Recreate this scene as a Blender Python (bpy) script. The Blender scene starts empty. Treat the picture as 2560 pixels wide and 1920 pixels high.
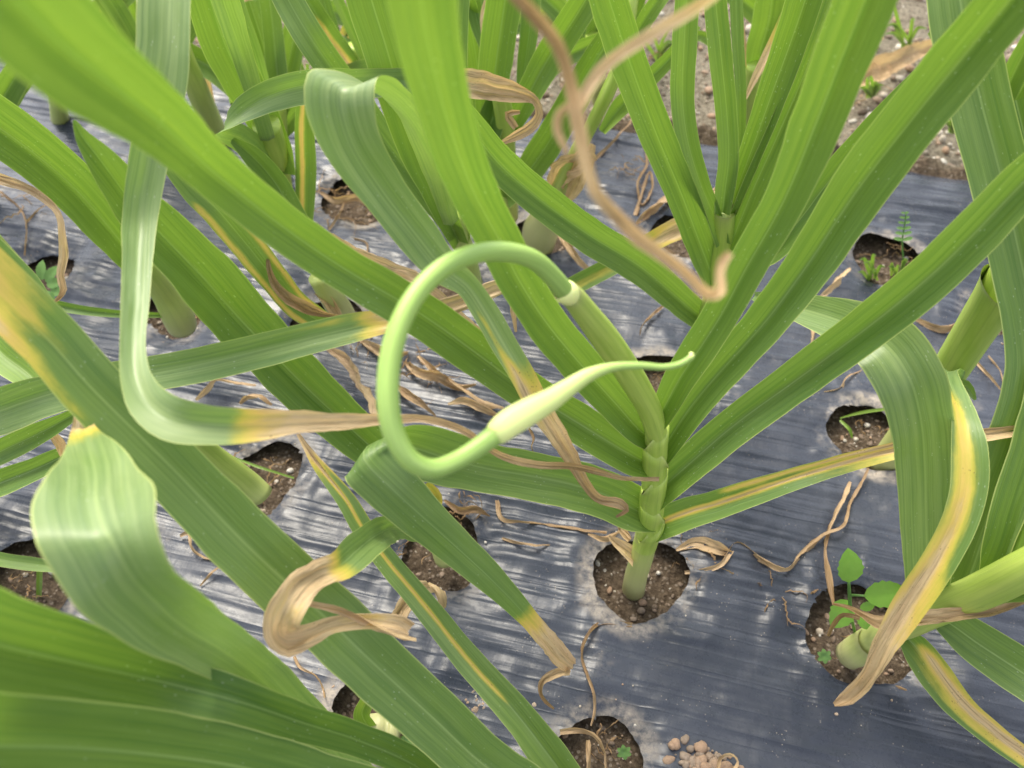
import bpy, math, random
import numpy as np
random.seed(7)
rng = np.random.default_rng(11)
sc = bpy.context.scene
COL = sc.collection

# ------------------------------------------------------------ camera, sky, sun
F = 1970.0                      # focal length in photo pixels (2560 wide)
CH = 0.75                       # camera height above the bed
PITCH = math.radians(52)        # below the horizon
cam_d = bpy.data.cameras.new('camera')
cam = bpy.data.objects.new('camera', cam_d); COL.objects.link(cam)
cam.location = (0, 0, CH); cam.rotation_euler = (math.pi/2-PITCH, 0, 0)
cam_d.sensor_width = 36; cam_d.lens = 36*F/2560
cam_d.clip_start = 0.02; cam_d.clip_end = 200
cam_d.dof.use_dof = True; cam_d.dof.focus_distance = 0.64
cam_d.dof.aperture_fstop = cam_d.lens/4.2
sc.camera = cam

SUN_EL, SUN_AZ = math.radians(56), math.radians(-22)   # azimuth clockwise from +y
w = bpy.data.worlds.new("World"); sc.world = w; w.use_nodes = True
nt = w.node_tree; bg = nt.nodes['Background']
sky = nt.nodes.new('ShaderNodeTexSky'); sky.sky_type = 'NISHITA'; sky.sun_disc = False
sky.sun_elevation = SUN_EL; sky.sun_rotation = SUN_AZ
sky.air_density = 1.0; sky.dust_density = 3.0; sky.ozone_density = 1.0
hs = nt.nodes.new('ShaderNodeHueSaturation'); hs.inputs['Saturation'].default_value = .30     # thin white cloud veil
nt.links.new(sky.outputs[0], hs.inputs['Color']); nt.links.new(hs.outputs[0], bg.inputs[0]); bg.inputs[1].default_value = 0.15
sd = bpy.data.lights.new('sun', 'SUN'); sd.energy = 1.5; sd.angle = math.radians(22); sd.color = (1, .91, .74)
so = bpy.data.objects.new('sun', sd); COL.objects.link(so); so.location = (0, 2, 4)
so.rotation_euler = (math.pi/2-SUN_EL, 0, math.pi-SUN_AZ)
sc.view_settings.view_transform = 'Standard'; sc.view_settings.look = 'None'
sc.view_settings.gamma = 1; sc.view_settings.use_curve_mapping = False
sc.view_settings.exposure = 1.38

# ------------------------------------------------------------ geometry helpers
sP, cP = math.sin(PITCH), math.cos(PITCH)
def pt(px, py, d):
    x = (px-1280)/F*d; v = (py-960)/F
    return np.array([x, d*(cP-v*sP), CH-d*(sP+v*cP)])
def gd(px, py, z=0.0):          # depth at which the line of sight reaches height z
    return (CH-z)/(sP+(py-960)/F*cP)
def ground(px, py, z=0.0): return pt(px, py, gd(px, py, z))
CAMP = np.array([0, 0, CH])

def h2(ix, iy, s=0):
    n = (ix.astype(np.int64)*374761393 + iy.astype(np.int64)*668265263 + s*1274126177) & 0xffffffff
    n = ((n ^ (n >> 13))*1274126177) & 0xffffffff
    return ((n ^ (n >> 16)) & 0xffff)/65535.0
def vn(x, y, s=0):
    x = np.asarray(x, float); y = np.asarray(y, float)
    ix = np.floor(x); iy = np.floor(y); fx = x-ix; fy = y-iy
    fx = fx*fx*fx*(fx*(fx*6-15)+10); fy = fy*fy*fy*(fy*(fy*6-15)+10)
    a = h2(ix, iy, s); b = h2(ix+1, iy, s); c = h2(ix, iy+1, s); d = h2(ix+1, iy+1, s)
    return (a+(b-a)*fx)*(1-fy)+(c+(d-c)*fx)*fy
def fbm(x, y, o=4, s=0):
    r = 0; a = .5
    for i in range(o):
        r = r+a*vn(x*2**i+i*17.3, y*2**i+i*9.1, s+i); a *= .5
    return r

def mesh_obj(name, verts, faces, mat, parent=None, attrs=None, smooth=True):
    me = bpy.data.meshes.new(name)
    verts = np.asarray(verts, float)
    if parent is not None: verts = verts-np.array(parent.location)
    if isinstance(faces, np.ndarray):
        n = faces.shape[1]; nf = len(faces)
        me.vertices.add(len(verts)); me.vertices.foreach_set('co', verts.ravel())
        me.loops.add(nf*n); me.loops.foreach_set('vertex_index', faces.ravel().astype(np.int32))
        me.polygons.add(nf); me.polygons.foreach_set('loop_start', np.arange(0, nf*n, n, dtype=np.int32))
        me.polygons.foreach_set('loop_total', np.full(nf, n, dtype=np.int32))
        me.update(calc_edges=True)
    else:
        me.from_pydata(verts.tolist(), [], faces)
    for k, a in (attrs or {}).items():
        a = np.asarray(a, float)
        if a.ndim == 2:
            at = me.attributes.new(k, 'FLOAT_VECTOR', 'POINT'); at.data.foreach_set('vector', a.ravel())
        else:
            at = me.attributes.new(k, 'FLOAT', 'POINT'); at.data.foreach_set('value', a)
    if smooth: me.polygons.foreach_set('use_smooth', np.ones(len(me.polygons), dtype=bool))
    me.materials.append(mat)
    o = bpy.data.objects.new(name, me); COL.objects.link(o)
    if parent is not None: o.parent = parent
    return o
def tag(o, label=None, cat=None, group=None, kind=None):
    if label: o['label'] = label
    if cat: o['category'] = cat
    if group: o['group'] = group
    if kind: o['kind'] = kind
    return o
def thing(name, label, cat, loc, group=None):
    o = bpy.data.objects.new(name, None); COL.objects.link(o); o.location = tuple(float(v) for v in loc)
    o.empty_display_size = .02
    return tag(o, label, cat, group)
def nrm(v): return v/(np.linalg.norm(v, axis=-1, keepdims=True)+1e-12)
def grid_faces(nr, nc):
    i = np.arange(nr-1)[:, None]*nc+np.arange(nc-1)[None, :]
    i = i.ravel()
    return np.stack([i, i+1, i+nc+1, i+nc], 1)

# ------------------------------------------------------------ node helpers
class NT:
    def __init__(s, name):
        s.m = bpy.data.materials.new(name); s.m.use_nodes = True; s.t = s.m.node_tree
        s.b = s.t.nodes['Principled BSDF']; s.out = s.t.nodes['Material Output']
    def n(s, typ, **kw):
        nd = s.t.nodes.new(typ)
        for k, v in kw.items(): setattr(nd, k, v)
        return nd
    def set(s, nd, **kw):
        for k, v in kw.items():
            k = k.replace('_', ' ')
            s.inp(nd, k, v)
        return nd
    def inp(s, nd, k, v):
        if isinstance(v, bpy.types.NodeSocket): s.t.links.new(v, nd.inputs[k])
        elif isinstance(v, (tuple, list)) and len(v) == 3 and nd.inputs[k].type == 'RGBA': nd.inputs[k].default_value = (*v, 1)
        else: nd.inputs[k].default_value = v
    def attr(s, name, vec=False):
        a = s.n('ShaderNodeAttribute', attribute_name=name); return a.outputs['Vector' if vec else 'Fac']
    def math(s, op, a, b=0.0, c=None, clamp=False):
        m = s.n('ShaderNodeMath', operation=op, use_clamp=clamp); s.inp(m, 0, a); s.inp(m, 1, b)
        if c is not None: s.inp(m, 2, c)
        return m.outputs[0]
    def noise(s, vec, scale, detail=3, rough=.5, dist=0.0):
        m = s.n('ShaderNodeTexNoise'); s.inp(m, 'Vector', vec); s.inp(m, 'Scale', scale)
        s.inp(m, 'Detail', detail); s.inp(m, 'Roughness', rough); s.inp(m, 'Distortion', dist); return m.outputs[0]
    def voro(s, vec, scale, feature='F1', out='Distance'):
        m = s.n('ShaderNodeTexVoronoi', feature=feature); s.inp(m, 'Vector', vec); s.inp(m, 'Scale', scale); return m.outputs[out]
    def vscale(s, vec, sc_):
        m = s.n('ShaderNodeVectorMath', operation='MULTIPLY'); s.inp(m, 0, vec); m.inputs[1].default_value = sc_; return m.outputs[0]
    def vadd(s, vec, b):
        m = s.n('ShaderNodeVectorMath', operation='ADD'); s.inp(m, 0, vec); s.inp(m, 1, b); return m.outputs[0]
    def ramp(s, f, stops, interp='LINEAR'):
        r = s.n('ShaderNodeValToRGB'); r.color_ramp.interpolation = interp; e = r.color_ramp.elements
        while len(e) < len(stops): e.new(0.5)
        for el, (p, c) in zip(e, stops): el.position = p; el.color = (*c, 1) if len(c) == 3 else c
        s.inp(r, 0, f); return r.outputs[0]
    def mix(s, f, a, b, typ='MIX'):
        m = s.n('ShaderNodeMix', data_type='RGBA', blend_type=typ); s.inp(m, 0, f)
        for i, v in ((6, a), (7, b)):
            if isinstance(v, bpy.types.NodeSocket): s.t.links.new(v, m.inputs[i])
            else: m.inputs[i].default_value = (*v, 1)
        return m.outputs[2]
    def maprange(s, v, a, b, c=0.0, d=1.0, smooth=True):
        m = s.n('ShaderNodeMapRange', interpolation_type='SMOOTHSTEP' if smooth else 'LINEAR')
        s.inp(m, 0, v); m.inputs[1].default_value = a; m.inputs[2].default_value = b
        m.inputs[3].default_value = c; m.inputs[4].default_value = d; return m.outputs[0]
    def bump(s, h, dist, strength=1.0, prev=None):
        m = s.n('ShaderNodeBump'); s.inp(m, 'Height', h); m.inputs['Distance'].default_value = dist
        m.inputs['Strength'].default_value = strength
        if prev: s.inp(m, 'Normal', prev)
        return m.outputs[0]

# ------------------------------------------------------------ materials
def leaf_material():
    m = NT('garlic_leaf')
    uv = m.attr('uvm', True); dry = m.attr('dry'); tt = m.attr('tt'); wax = m.attr('wax'); young = m.attr('young')
    info = m.n('ShaderNodeObjectInfo'); rnd = info.outputs['Random']
    off = m.n('ShaderNodeCombineXYZ'); m.inp(off, 0, m.math('MULTIPLY', rnd, 3.7)); m.inp(off, 1, m.math('MULTIPLY', rnd, 9.1))
    uvo = m.vadd(uv, off.outputs[0])
    veins = m.noise(m.vscale(uvo, (900, 6, 1)), 1, 2, .6)
    veins2 = m.noise(m.vscale(uvo, (2600, 14, 1)), 1, 1, .5)
    broad = m.noise(m.vscale(uvo, (160, 8, 1)), 1, 3, .6); ribs = m.noise(m.vscale(uvo, (520, 3, 1)), 1, 2, .5)
    big = m.noise(m.vscale(uvo, (30, 12, 1)), 1, 3, .6)
    blot = m.noise(m.vscale(uvo, (140, 45, 1)), 1, 4, .65)
    g = m.mix(m.maprange(broad, .3, .7), (.066, .145, .022), (.125, .225, .038))
    gw = m.mix(m.maprange(broad, .3, .7), (.26, .37, .13), (.40, .50, .21))
    g = m.mix(wax, g, gw)
    g = m.mix(m.math('MULTIPLY', m.maprange(big, .45, .75), .45), g, (.16, .28, .03))
    g = m.mix(m.math('MULTIPLY', young, .75), g, (.26, .40, .035))
    g = m.mix(m.math('MULTIPLY', m.maprange(veins, .35, .72), .34), g, (.03, .10, .02), 'MIX')
    g = m.mix(m.math('MULTIPLY', m.maprange(ribs, .40, .72), .17), g, (.045, .14, .03), 'MIX')
    g = m.mix(m.math('MULTIPLY', m.maprange(veins2, .55, .85), .30), g, (.30, .42, .20), 'MIX')
    # pale thrips specks and short silver scratches
    sp = m.voro(m.vscale(uvo, (420, 170, 1)), 1)
    spk = m.math('MULTIPLY', m.maprange(sp, .17, .08), m.maprange(m.noise(uvo, 45, 3), .48, .62))
    g = m.mix(m.math('MULTIPLY', spk, .75), g, (.55, .62, .42))
    # margin and midrib
    at = m.math('ABSOLUTE', tt)
    g = m.mix(m.math('MULTIPLY', m.maprange(at, .945, .985), .85), g, (.55, .62, .20))
    g = m.mix(m.math('MULTIPLY', m.maprange(at, .05, .015), .55), g, (.36, .48, .17))
    # senescence: green > yellow > tan > brown
    dn = m.math('ADD', dry, m.math('MULTIPLY', m.math('MULTIPLY', m.math('SUBTRACT', m.math('ADD', m.math('MULTIPLY', broad, .5), m.math('MULTIPLY', blot, .5)), .5), .5),
                                 m.maprange(dry, .02, .3)))
    yl = m.ramp(dn, [(0, (.42, .46, .05)), (.34, (.60, .52, .075)), (.46, (.74, .54, .13)), (.58, (.74, .55, .31)), (.76, (.60, .42, .24)), (.90, (.34, .21, .105)), (1, (.15, .09, .04))])
    dstreak = m.noise(m.vscale(uvo, (700, 22, 1)), 1, 4, .7)
    yl = m.mix(m.math('MULTIPLY', m.maprange(dstreak, .46, .74), m.maprange(dn, .40, .62, 0, .85)), yl, (.19, .105, .045))
    yl = m.mix(m.math('MULTIPLY', m.maprange(blot, .56, .74), m.maprange(dn, .5, .8, 0, .45)), yl, (.72, .56, .33))
    rs_ = m.voro(m.vscale(uvo, (620, 330, 1)), 1)
    yl = m.mix(m.math('MULTIPLY', m.math('MULTIPLY', m.maprange(rs_, .26, .12), m.maprange(m.noise(uvo, 70, 3), .52, .66)), .8), yl, (.16, .085, .03))
    c = m.mix(m.maprange(dn, .16, .36), g, yl)
    wr = m.noise(m.vscale(uvo, (420, 60, 1)), 1, 4, .6)
    hb = m.math('ADD', m.math('MULTIPLY', veins, .6), m.math('MULTIPLY', m.math('MULTIPLY', wr, 3.5), m.maprange(dn, .4, .7)))
    hb = m.math('ADD', hb, m.math('MULTIPLY', ribs, .5))
    hb = m.math('ADD', hb, m.math('MULTIPLY', big, 4))
    nb = m.bump(hb, .0006, .75)
    b = m.b; m.inp(b, 'Base Color', c)
    m.inp(b, 'Roughness', m.math('ADD', m.maprange(dn, .3, .6, .43, .62), m.math('MULTIPLY', blot, .12)))
    m.inp(b, 'Specular IOR Level', .5); m.inp(b, 'Coat Weight', m.math('MULTIPLY', wax, .45)); m.inp(b, 'Coat Roughness', .33)
    m.inp(b, 'Normal', nb)
    tr = m.n('ShaderNodeBsdfTranslucent')
    tc = m.mix(m.maprange(dn, .2, .4), m.mix(m.math('MULTIPLY', veins, .5), (.26, .42, .035), (.15, .30, .025)), m.mix(.5, c, (.8, .5, .15)))
    m.inp(tr, 'Color', m.mix(m.math('MULTIPLY', m.maprange(ribs, .4, .7), .35), tc, (.06, .2, .01))); m.inp(tr, 'Normal', nb)
    ms = m.n('ShaderNodeMixShader'); m.inp(ms, 0, .34)
    m.t.links.new(b.outputs[0], ms.inputs[1]); m.t.links.new(tr.outputs[0], ms.inputs[2]); m.t.links.new(ms.outputs[0], m.out.inputs[0])
    return m.m
def stem_material(name, c1, c2, c3):
    m = NT(name); uv = m.attr('uvm', True)
    broad = m.noise(m.vscale(uv, (180, 12, 1)), 1, 3); v = m.noise(m.vscale(uv, (1100, 8, 1)), 1, 2)
    c = m.mix(m.maprange(broad, .3, .7), c1, c2)
    c = m.mix(m.math('MULTIPLY', m.maprange(v, .45, .75), .22), c, (.08, .18, .03))
    c = m.mix(m.attr('dry'), c, c3)
    m.inp(m.b, 'Base Color', c); m.inp(m.b, 'Roughness', .42)
    m.inp(m.b, 'Subsurface Weight', .15); m.inp(m.b, 'Subsurface Radius', (.004, .006, .002)); m.inp(m.b, 'Subsurface Scale', .4)
    m.inp(m.b, 'Normal', m.bump(v, .0003, .5))
    return m.m
def film_material():
    m = NT('black_mulch_film'); tc = m.n('ShaderNodeTexCoord').outputs['Object']
    st0 = m.noise(m.vscale(tc, (1.8, 85, 1)), 1, 1, .4, .35)
    st = m.math('POWER', m.math('SUBTRACT', 1, m.math('ABSOLUTE', m.math('MULTIPLY_ADD', st0, 5, -2.5)), clamp=True), 2.0)
    st2 = m.noise(m.vscale(tc, (9, 330, 1)), 1, 3, .6)
    scr = m.noise(m.vscale(tc, (60, 14, 1)), 1, 4, .65, 1.5)
    patch = m.noise(tc, 4.5, 5, .62, .4); fine = m.noise(tc, 120, 5, .7)
    hd = m.attr('holed')
    dust = m.math('ADD', m.maprange(m.math('ADD', patch, m.math('MULTIPLY', fine, .25)), .70, .92, 0, .6),
                  m.math('MULTIPLY', m.maprange(hd, .78, 1.0), m.maprange(m.math('ADD', patch, m.math('MULTIPLY', fine, .3)), .58, .80)))
    dust = m.math('MULTIPLY', dust, m.maprange(fine, .25, .6, .35, 1), clamp=True)
    c = m.mix(m.maprange(patch, .3, .7), (.027, .032, .045), (.054, .061, .079))
    c = m.mix(m.math('MULTIPLY', m.maprange(st2, .66, .8), .10), c, (.17, .17, .19))
    c = m.mix(m.math('MULTIPLY', m.maprange(scr, .66, .86), .10), c, (.20, .19, .20))
    specks = m.voro(tc, 260); c = m.mix(m.math('MULTIPLY', m.maprange(specks, .16, .08), m.maprange(m.noise(tc, 30, 2), .5, .65)), c, (.35, .30, .25))
    c = m.mix(dust, c, (.33, .285, .235))
    m.inp(m.b, 'Base Color', c)
    r = m.math('ADD', m.maprange(fine, .3, .7, .24, .34), m.math('MULTIPLY', dust, .45), clamp=True); m.inp(m.b, 'Roughness', r)
    m.inp(m.b, 'Specular IOR Level', .32)
    nb = m.bump(st, .0007, .6); nb = m.bump(st2, .0004, .4, nb); nb = m.bump(scr, .0008, .4, nb); nb = m.bump(fine, .0004, .4, nb)
    m.inp(m.b, 'Normal', nb)
    return m.m
def soil_material():
    m = NT('gravelly_soil'); tc = m.n('ShaderNodeTexCoord').outputs['Object']
    n1 = m.noise(tc, 14, 5, .65); n2 = m.noise(tc, 160, 5, .7); n3 = m.noise(tc, 500, 3, .7)
    ed = m.maprange(m.attr('path'), 0, 1)
    dark = m.mix(m.maprange(n2, .3, .7), (.062, .043, .028), (.185, .137, .092))
    lite = m.mix(m.maprange(n2, .3, .7), (.10, .082, .055), (.37, .33, .245))
    c = m.mix(m.math('MULTIPLY', ed, m.maprange(n1, .2, .6, .6, 1)), dark, lite)
    cell = m.voro(tc, 230, out='Color'); cd = m.voro(tc, 230)
    sep = m.n('ShaderNodeSeparateColor'); m.inp(sep, 0, cell)
    gr = m.math('MULTIPLY', m.maprange(cd, .45, .3), m.maprange(sep.outputs[0], .55, .8, 0, .55))
    c = m.mix(gr, c, (.40, .33, .26))
    m.inp(m.b, 'Base Color', c); m.inp(m.b, 'Roughness', .92); m.inp(m.b, 'Specular IOR Level', .2)
    nb = m.bump(n2, .009, 1); nb = m.bump(cd, -.002, .6, nb); nb = m.bump(n3, .0015, .7, nb)
    m.inp(m.b, 'Normal', nb); return m.m
def rock_material():
    m = NT('pebble'); tc = m.n('ShaderNodeTexCoord').outputs['Object']; h = m.attr('shade')
    n2 = m.noise(tc, 400, 4, .7)
    c = m.ramp(h, [(0, (.13, .09, .06)), (.35, (.26, .20, .15)), (.6, (.34, .22, .14)), (.8, (.45, .39, .31)), (1, (.58, .54, .47))])
    c = m.mix(m.maprange(n2, .4, .75, 0, .5), c, (.12, .09, .06))
    m.inp(m.b, 'Base Color', c); m.inp(m.b, 'Roughness', .85); m.inp(m.b, 'Normal', m.bump(n2, .0008, .8)); return m.m
def weed_material(name, c1, c2):
    m = NT(name); tc = m.n('ShaderNodeTexCoord').outputs['Object']; n = m.noise(tc, 180, 3)
    c = m.mix(n, c1, c2); m.inp(m.b, 'Base Color', c); m.inp(m.b, 'Roughness', .5)
    tr = m.n('ShaderNodeBsdfTranslucent'); m.inp(tr, 'Color', (.30, .55, .05))
    ms = m.n('ShaderNodeMixShader'); m.inp(ms, 0, .3)
    m.inp(m.b, 'Normal', m.bump(n, .0008, .5))
    m.t.links.new(m.b.outputs[0], ms.inputs[1]); m.t.links.new(tr.outputs[0], ms.inputs[2]); m.t.links.new(ms.outputs[0], m.out.inputs[0]); return m.m
M_LEAF = leaf_material()
M_STEM = stem_material('garlic_stem', (.33, .47, .06), (.46, .58, .11), (.43, .41, .20))
M_SCAPE = stem_material('garlic_scape', (.29, .45, .10), (.38, .55, .14), (.88, .93, .36))
M_FILM = film_material(); M_SOIL = soil_material(); M_ROCK = rock_material()
M_WEED = weed_material('weed_leaf', (.13, .30, .03), (.20, .38, .05))
M_GRASS = weed_material('grass_blade', (.10, .22, .05), (.17, .30, .09))

# ------------------------------------------------------------ curves from sight lines
def spline(P, step):
    """P: (n,k) knots, columns 0..2 the 3-D position; returns resampled rows + knot parameter"""
    P = np.asarray(P, float); n = len(P)
    if n == 2: P = np.vstack([P[0], (P[0]+P[1])/2, P[1]]); n = 3; two = True
    else: two = False
    seg = np.sqrt(np.maximum(np.linalg.norm(np.diff(P[:, :3], axis=0), axis=1), 1e-5))
    t = np.concatenate([[0], np.cumsum(seg)])
    m = np.zeros_like(P)
    for i in range(n):
        if i == 0: m[i] = (P[1]-P[0])/(t[1]-t[0])
        elif i == n-1: m[i] = (P[-1]-P[-2])/(t[-1]-t[-2])
        else:
            a, b = t[i]-t[i-1], t[i+1]-t[i]
            m[i] = ((P[i]-P[i-1])/a*b+(P[i+1]-P[i])/b*a)/(a+b)
    out = []
    for i in range(n-1):
        L = np.linalg.norm(P[i+1, :3]-P[i, :3]); k = max(2, int(round(L/step))); h = t[i+1]-t[i]
        for j in range(k):
            s = j/k; h00 = 2*s**3-3*s**2+1; h10 = s**3-2*s**2+s; h01 = -2*s**3+3*s**2; h11 = s**3-s**2
            out.append(h00*P[i]+h10*h*m[i]+h01*P[i+1]+h11*h*m[i+1])
    out.append(P[-1]); return np.array(out)

LEAVES = []
def leaf(parent, st, fold=.35, wax=.3, young=.5, ylen=.12, stripe=None, roll=None, ang=None, twist=0, crumple=0, wave=.15,
         basecup=.9, name='leaf', label=None, nc=13, step=.005, seed=None, tipfold=None, flip=1, cat=None, edgedry=0):
    """one leaf blade. st: (px, py, width_px, depth_m[, dryness])"""
    sd_ = seed if seed is not None else len(LEAVES)*7+3
    n = len(st); rows = []
    for i, s in enumerate(st):
        px, py, wpx, d = s[:4]; dr = s[4] if len(s) > 4 else 0
        p = pt(px, py, d); hw = wpx*.5*d/F
        r = (roll or {}).get(i, None); a = (ang or {}).get(i, None)
        rows.append([*p, hw, dr, i])
    K = np.array(rows); Q = spline(K, step)
    Q[:, 3] = np.maximum(Q[:, 3], .0004)
    pos = Q[:, :3]; N_ = len(pos)
    T = nrm(np.gradient(pos, axis=0)); V = nrm(pos-CAMP)
    S = nrm(np.cross(T, V))
    for i in range(1, N_):
        if np.dot(S[i], S[i-1]) < 0: S[i] = -S[i]
    u = Q[:, 5]
    if ang:   # screen-space direction of the blade's width at given stations
        ks = sorted(ang); right = np.array([1, 0, 0]); down = np.array([0, -sP, -cP])
        A = np.array([math.radians(ang[k]) for k in ks]); lo, hi = ks[0], ks[-1]
        aa = np.interp(u, ks, A); wgt = np.clip(1-np.maximum(lo-u, u-hi), 0, 1)
        D = np.cos(aa)[:, None]*right+np.sin(aa)[:, None]*down
        for i in range(N_):
            if wgt[i] > 0:
                s0 = S[i] if np.dot(S[i], D[i]) > 0 or wgt[i] < 1 and np.dot(S[i], D[i]) > 0 else -S[i]
                S[i] = s0*(1-wgt[i])+D[i]*wgt[i]
        S = nrm(S)
        i0 = int(np.argmax(wgt > .99))
        for i in range(i0-1, -1, -1):
            if np.dot(S[i], S[i+1]) < 0: S[i] = -S[i]
        for i in range(i0+1, N_):
            if np.dot(S[i], S[i-1]) < 0: S[i] = -S[i]
    for _ in range(3):
        S[1:-1] = (S[:-2]+S[1:-1]*2+S[2:])/4
    S = nrm(S-T*np.sum(S*T, 1)[:, None]*.6)
    Nn = nrm(np.cross(S, T)); 
    if np.mean(np.sum(Nn*V, 1)) > 0: Nn = -Nn
    for i in range(1, N_):
        if np.dot(Nn[i], Nn[i-1]) < 0: Nn[i] = -Nn[i]
    Ls = np.concatenate([[0], np.cumsum(np.linalg.norm(np.diff(pos, axis=0), axis=1))]); tot = Ls[-1]
    rl = np.zeros(N_)
    if roll: 
        ks = sorted(roll); rl = np.interp(u, ks, [math.radians(roll[k]) for k in ks])
    if twist: rl = rl+twist*2*math.pi*(Ls/tot)
    fo = None
    rl = rl+.10*(vn(Ls*9, Ls*0+sd_, 5)-.5)*2
    c_, s_ = np.cos(rl)[:, None], np.sin(rl)[:, None]
    S2 = S*c_+Nn*s_; N2 = Nn*c_-S*s_
    hw = Q[:, 3]
    tt = np.linspace(-1, 1, nc); tt = np.sign(tt)*np.abs(tt)**.9
    fo = fold+(basecup-fold)*np.exp(-Ls/.018) if basecup else np.full(N_, fold)
    if tipfold is not None: fo = fo+(tipfold-fold)*np.clip((Ls/tot-.5)*2, 0, 1)
    fo = fo+.22*np.clip((Q[:, 4]-.5)/.25, 0, 1)*(.4+1.2*vn(Ls*30, Ls*0+sd_, 15))
    verts = np.zeros((N_, nc, 3)); 
    for j, t in enumerate(tt):
        at = abs(t)
        prof = (math.sqrt(at*at+.004)-.45)
        lat = t*(1-.12*np.clip(fo, 0, 1.5))
        wv = wave*hw*at*(vn(Ls*22+37*(t > 0), Ls*0+sd_+.5, 9)-.5)*2
        mg = hw*.05*at*(vn(Ls*60+91*(t > 0), Ls*0+sd_, 3)-.5)
        dk = np.clip((Q[:, 4]-.42)/.25, 0, 1)
        cr = (crumple+.20*dk)*hw*((fbm(Ls*85+sd_, t*1.9+5+Ls*12, 4, 4)-.46)*1.5+dk*(np.abs(vn(Ls*50+sd_, t*3.2+7, 8)*2-1)-.5)*.7)
        cr = cr+dk*hw*.11*np.sin(t*8.5+sd_+2.2*vn(Ls*25, Ls*0+sd_, 17))
        mg = mg+dk*hw*.22*at*(fbm(Ls*150+55*(t > 0), Ls*0+sd_, 3, 6)-.45)
        verts[:, j] = pos+S2*(lat*hw+mg*np.sign(t)+cr*.4)[:, None]+N2*(flip*fo*hw*prof+wv+cr)[:, None]
    TT = np.tile(tt, (N_, 1)); dry = np.tile(Q[:, 4][:, None], (1, nc))
    if stripe:
        for (c0, sg, amt, u0, u1) in stripe:
            env = np.clip((u-u0)/.6, 0, 1)*np.clip((u1-u)/.6, 0, 1)
            dry = dry+amt*np.exp(-((TT-c0)/sg)**2)*env[:, None]
    if edgedry: dry = dry+edgedry*np.clip(np.abs(TT)-.6, 0, 1)*2.5
    yg = young*np.exp(-Ls/ylen)[:, None]*np.ones((1, nc))
    uvm = np.stack([TT*hw[:, None], np.tile(Ls[:, None], (1, nc)), np.full((N_, nc), sd_*.37)], 2)
    o = mesh_obj(name, verts.reshape(-1, 3), grid_faces(N_, nc), M_LEAF, parent,
                 dict(dry=np.clip(dry, 0, 1).ravel(), tt=TT.ravel(), wax=np.full(N_*nc, wax), young=yg.ravel(), uvm=uvm.reshape(-1, 3)))
    if label: o['label'] = label
    if cat: o['category'] = cat
    LEAVES.append((o, verts[:, :, 2].min(), tot, hw.max()*2))
    return o

def tube(name, st, mat, parent=None, ns=20, step=.006, caps=True, slant=None, squash=1.0):
    rows = [[*pt(s[0], s[1], s[3]), s[2]*.5*s[3]/F, (s[4] if len(s) > 4 else 0), i] for i, s in enumerate(st)]
    Q = spline(rows, step); pos = Q[:, :3]; N_ = len(pos)
    T = nrm(np.gradient(pos, axis=0)); 
    a = np.cross(T[0], [0.3, .9, .2]); a = a/np.linalg.norm(a); A = [a]
    for i in range(1, N_):
        a = A[-1]-T[i]*np.dot(A[-1], T[i]); A.append(a/np.linalg.norm(a))
    A = np.array(A); B = np.cross(T, A)
    Ls = np.concatenate([[0], np.cumsum(np.linalg.norm(np.diff(pos, axis=0), axis=1))])
    r = np.maximum(Q[:, 3], .0002); r = r*(1+.03*(vn(Ls*40, Ls*0+3, 2)-.5))
    th = np.linspace(0, 2*math.pi, ns, endpoint=False)
    verts = pos[:, None]+r[:, None, None]*(np.cos(th)[None, :, None]*A[:, None]+np.sin(th)[None, :, None]*B[:, None]*squash)
    if slant:      # rim rises on the side where the blade leaves
        a_, am = math.radians(slant[0]), slant[1]; D = math.cos(a_)*np.array([1, 0, 0])+math.sin(a_)*np.array([0, -sP, -cP])
        rad = nrm(verts-pos[:, None]); q = (Ls/Ls[-1])**2
        verts = verts+T[:, None]*(q[:, None]*r[:, None]*(rad@D)*am)[:, :, None]
    i = np.arange(N_-1)[:, None]*ns+np.arange(ns)[None, :]; i2 = np.arange(N_-1)[:, None]*ns+(np.arange(ns)+1)[None, :] % ns
    i = i.ravel(); i2 = i2.ravel(); f = np.stack([i, i2, i2+ns, i+ns], 1)
    V_ = verts.reshape(-1, 3)
    uvm = np.stack([np.tile(th[None]*.008, (N_, 1)), np.tile(Ls[:, None], (1, ns)), np.zeros((N_, ns))], 2).reshape(-1, 3)
    dr = np.tile(Q[:, 4][:, None], (1, ns)).ravel()
    F_ = f.tolist()
    if caps: F_ += [list(range(ns))[::-1], [(N_-1)*ns+k for k in range(ns)]]
    return mesh_obj(name, V_, F_, mat, parent, dict(uvm=uvm, dry=np.clip(dr, 0, 1)))

# ------------------------------------------------------------ the bed
YAW = math.radians(13.5)
ra = np.array([math.cos(YAW), -math.sin(YAW)]); rb = np.array([math.sin(YAW), math.cos(YAW)])
def ab(p): return float(p[0]*ra[0]+p[1]*ra[1]), float(p[0]*rb[0]+p[1]*rb[1])
e1, e2 = ab(ground(520, 200)), ab(ground(2350, 385))
EDGE = (e1[1]+e2[1])/2
print('edge b', e1, e2, EDGE)
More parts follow.
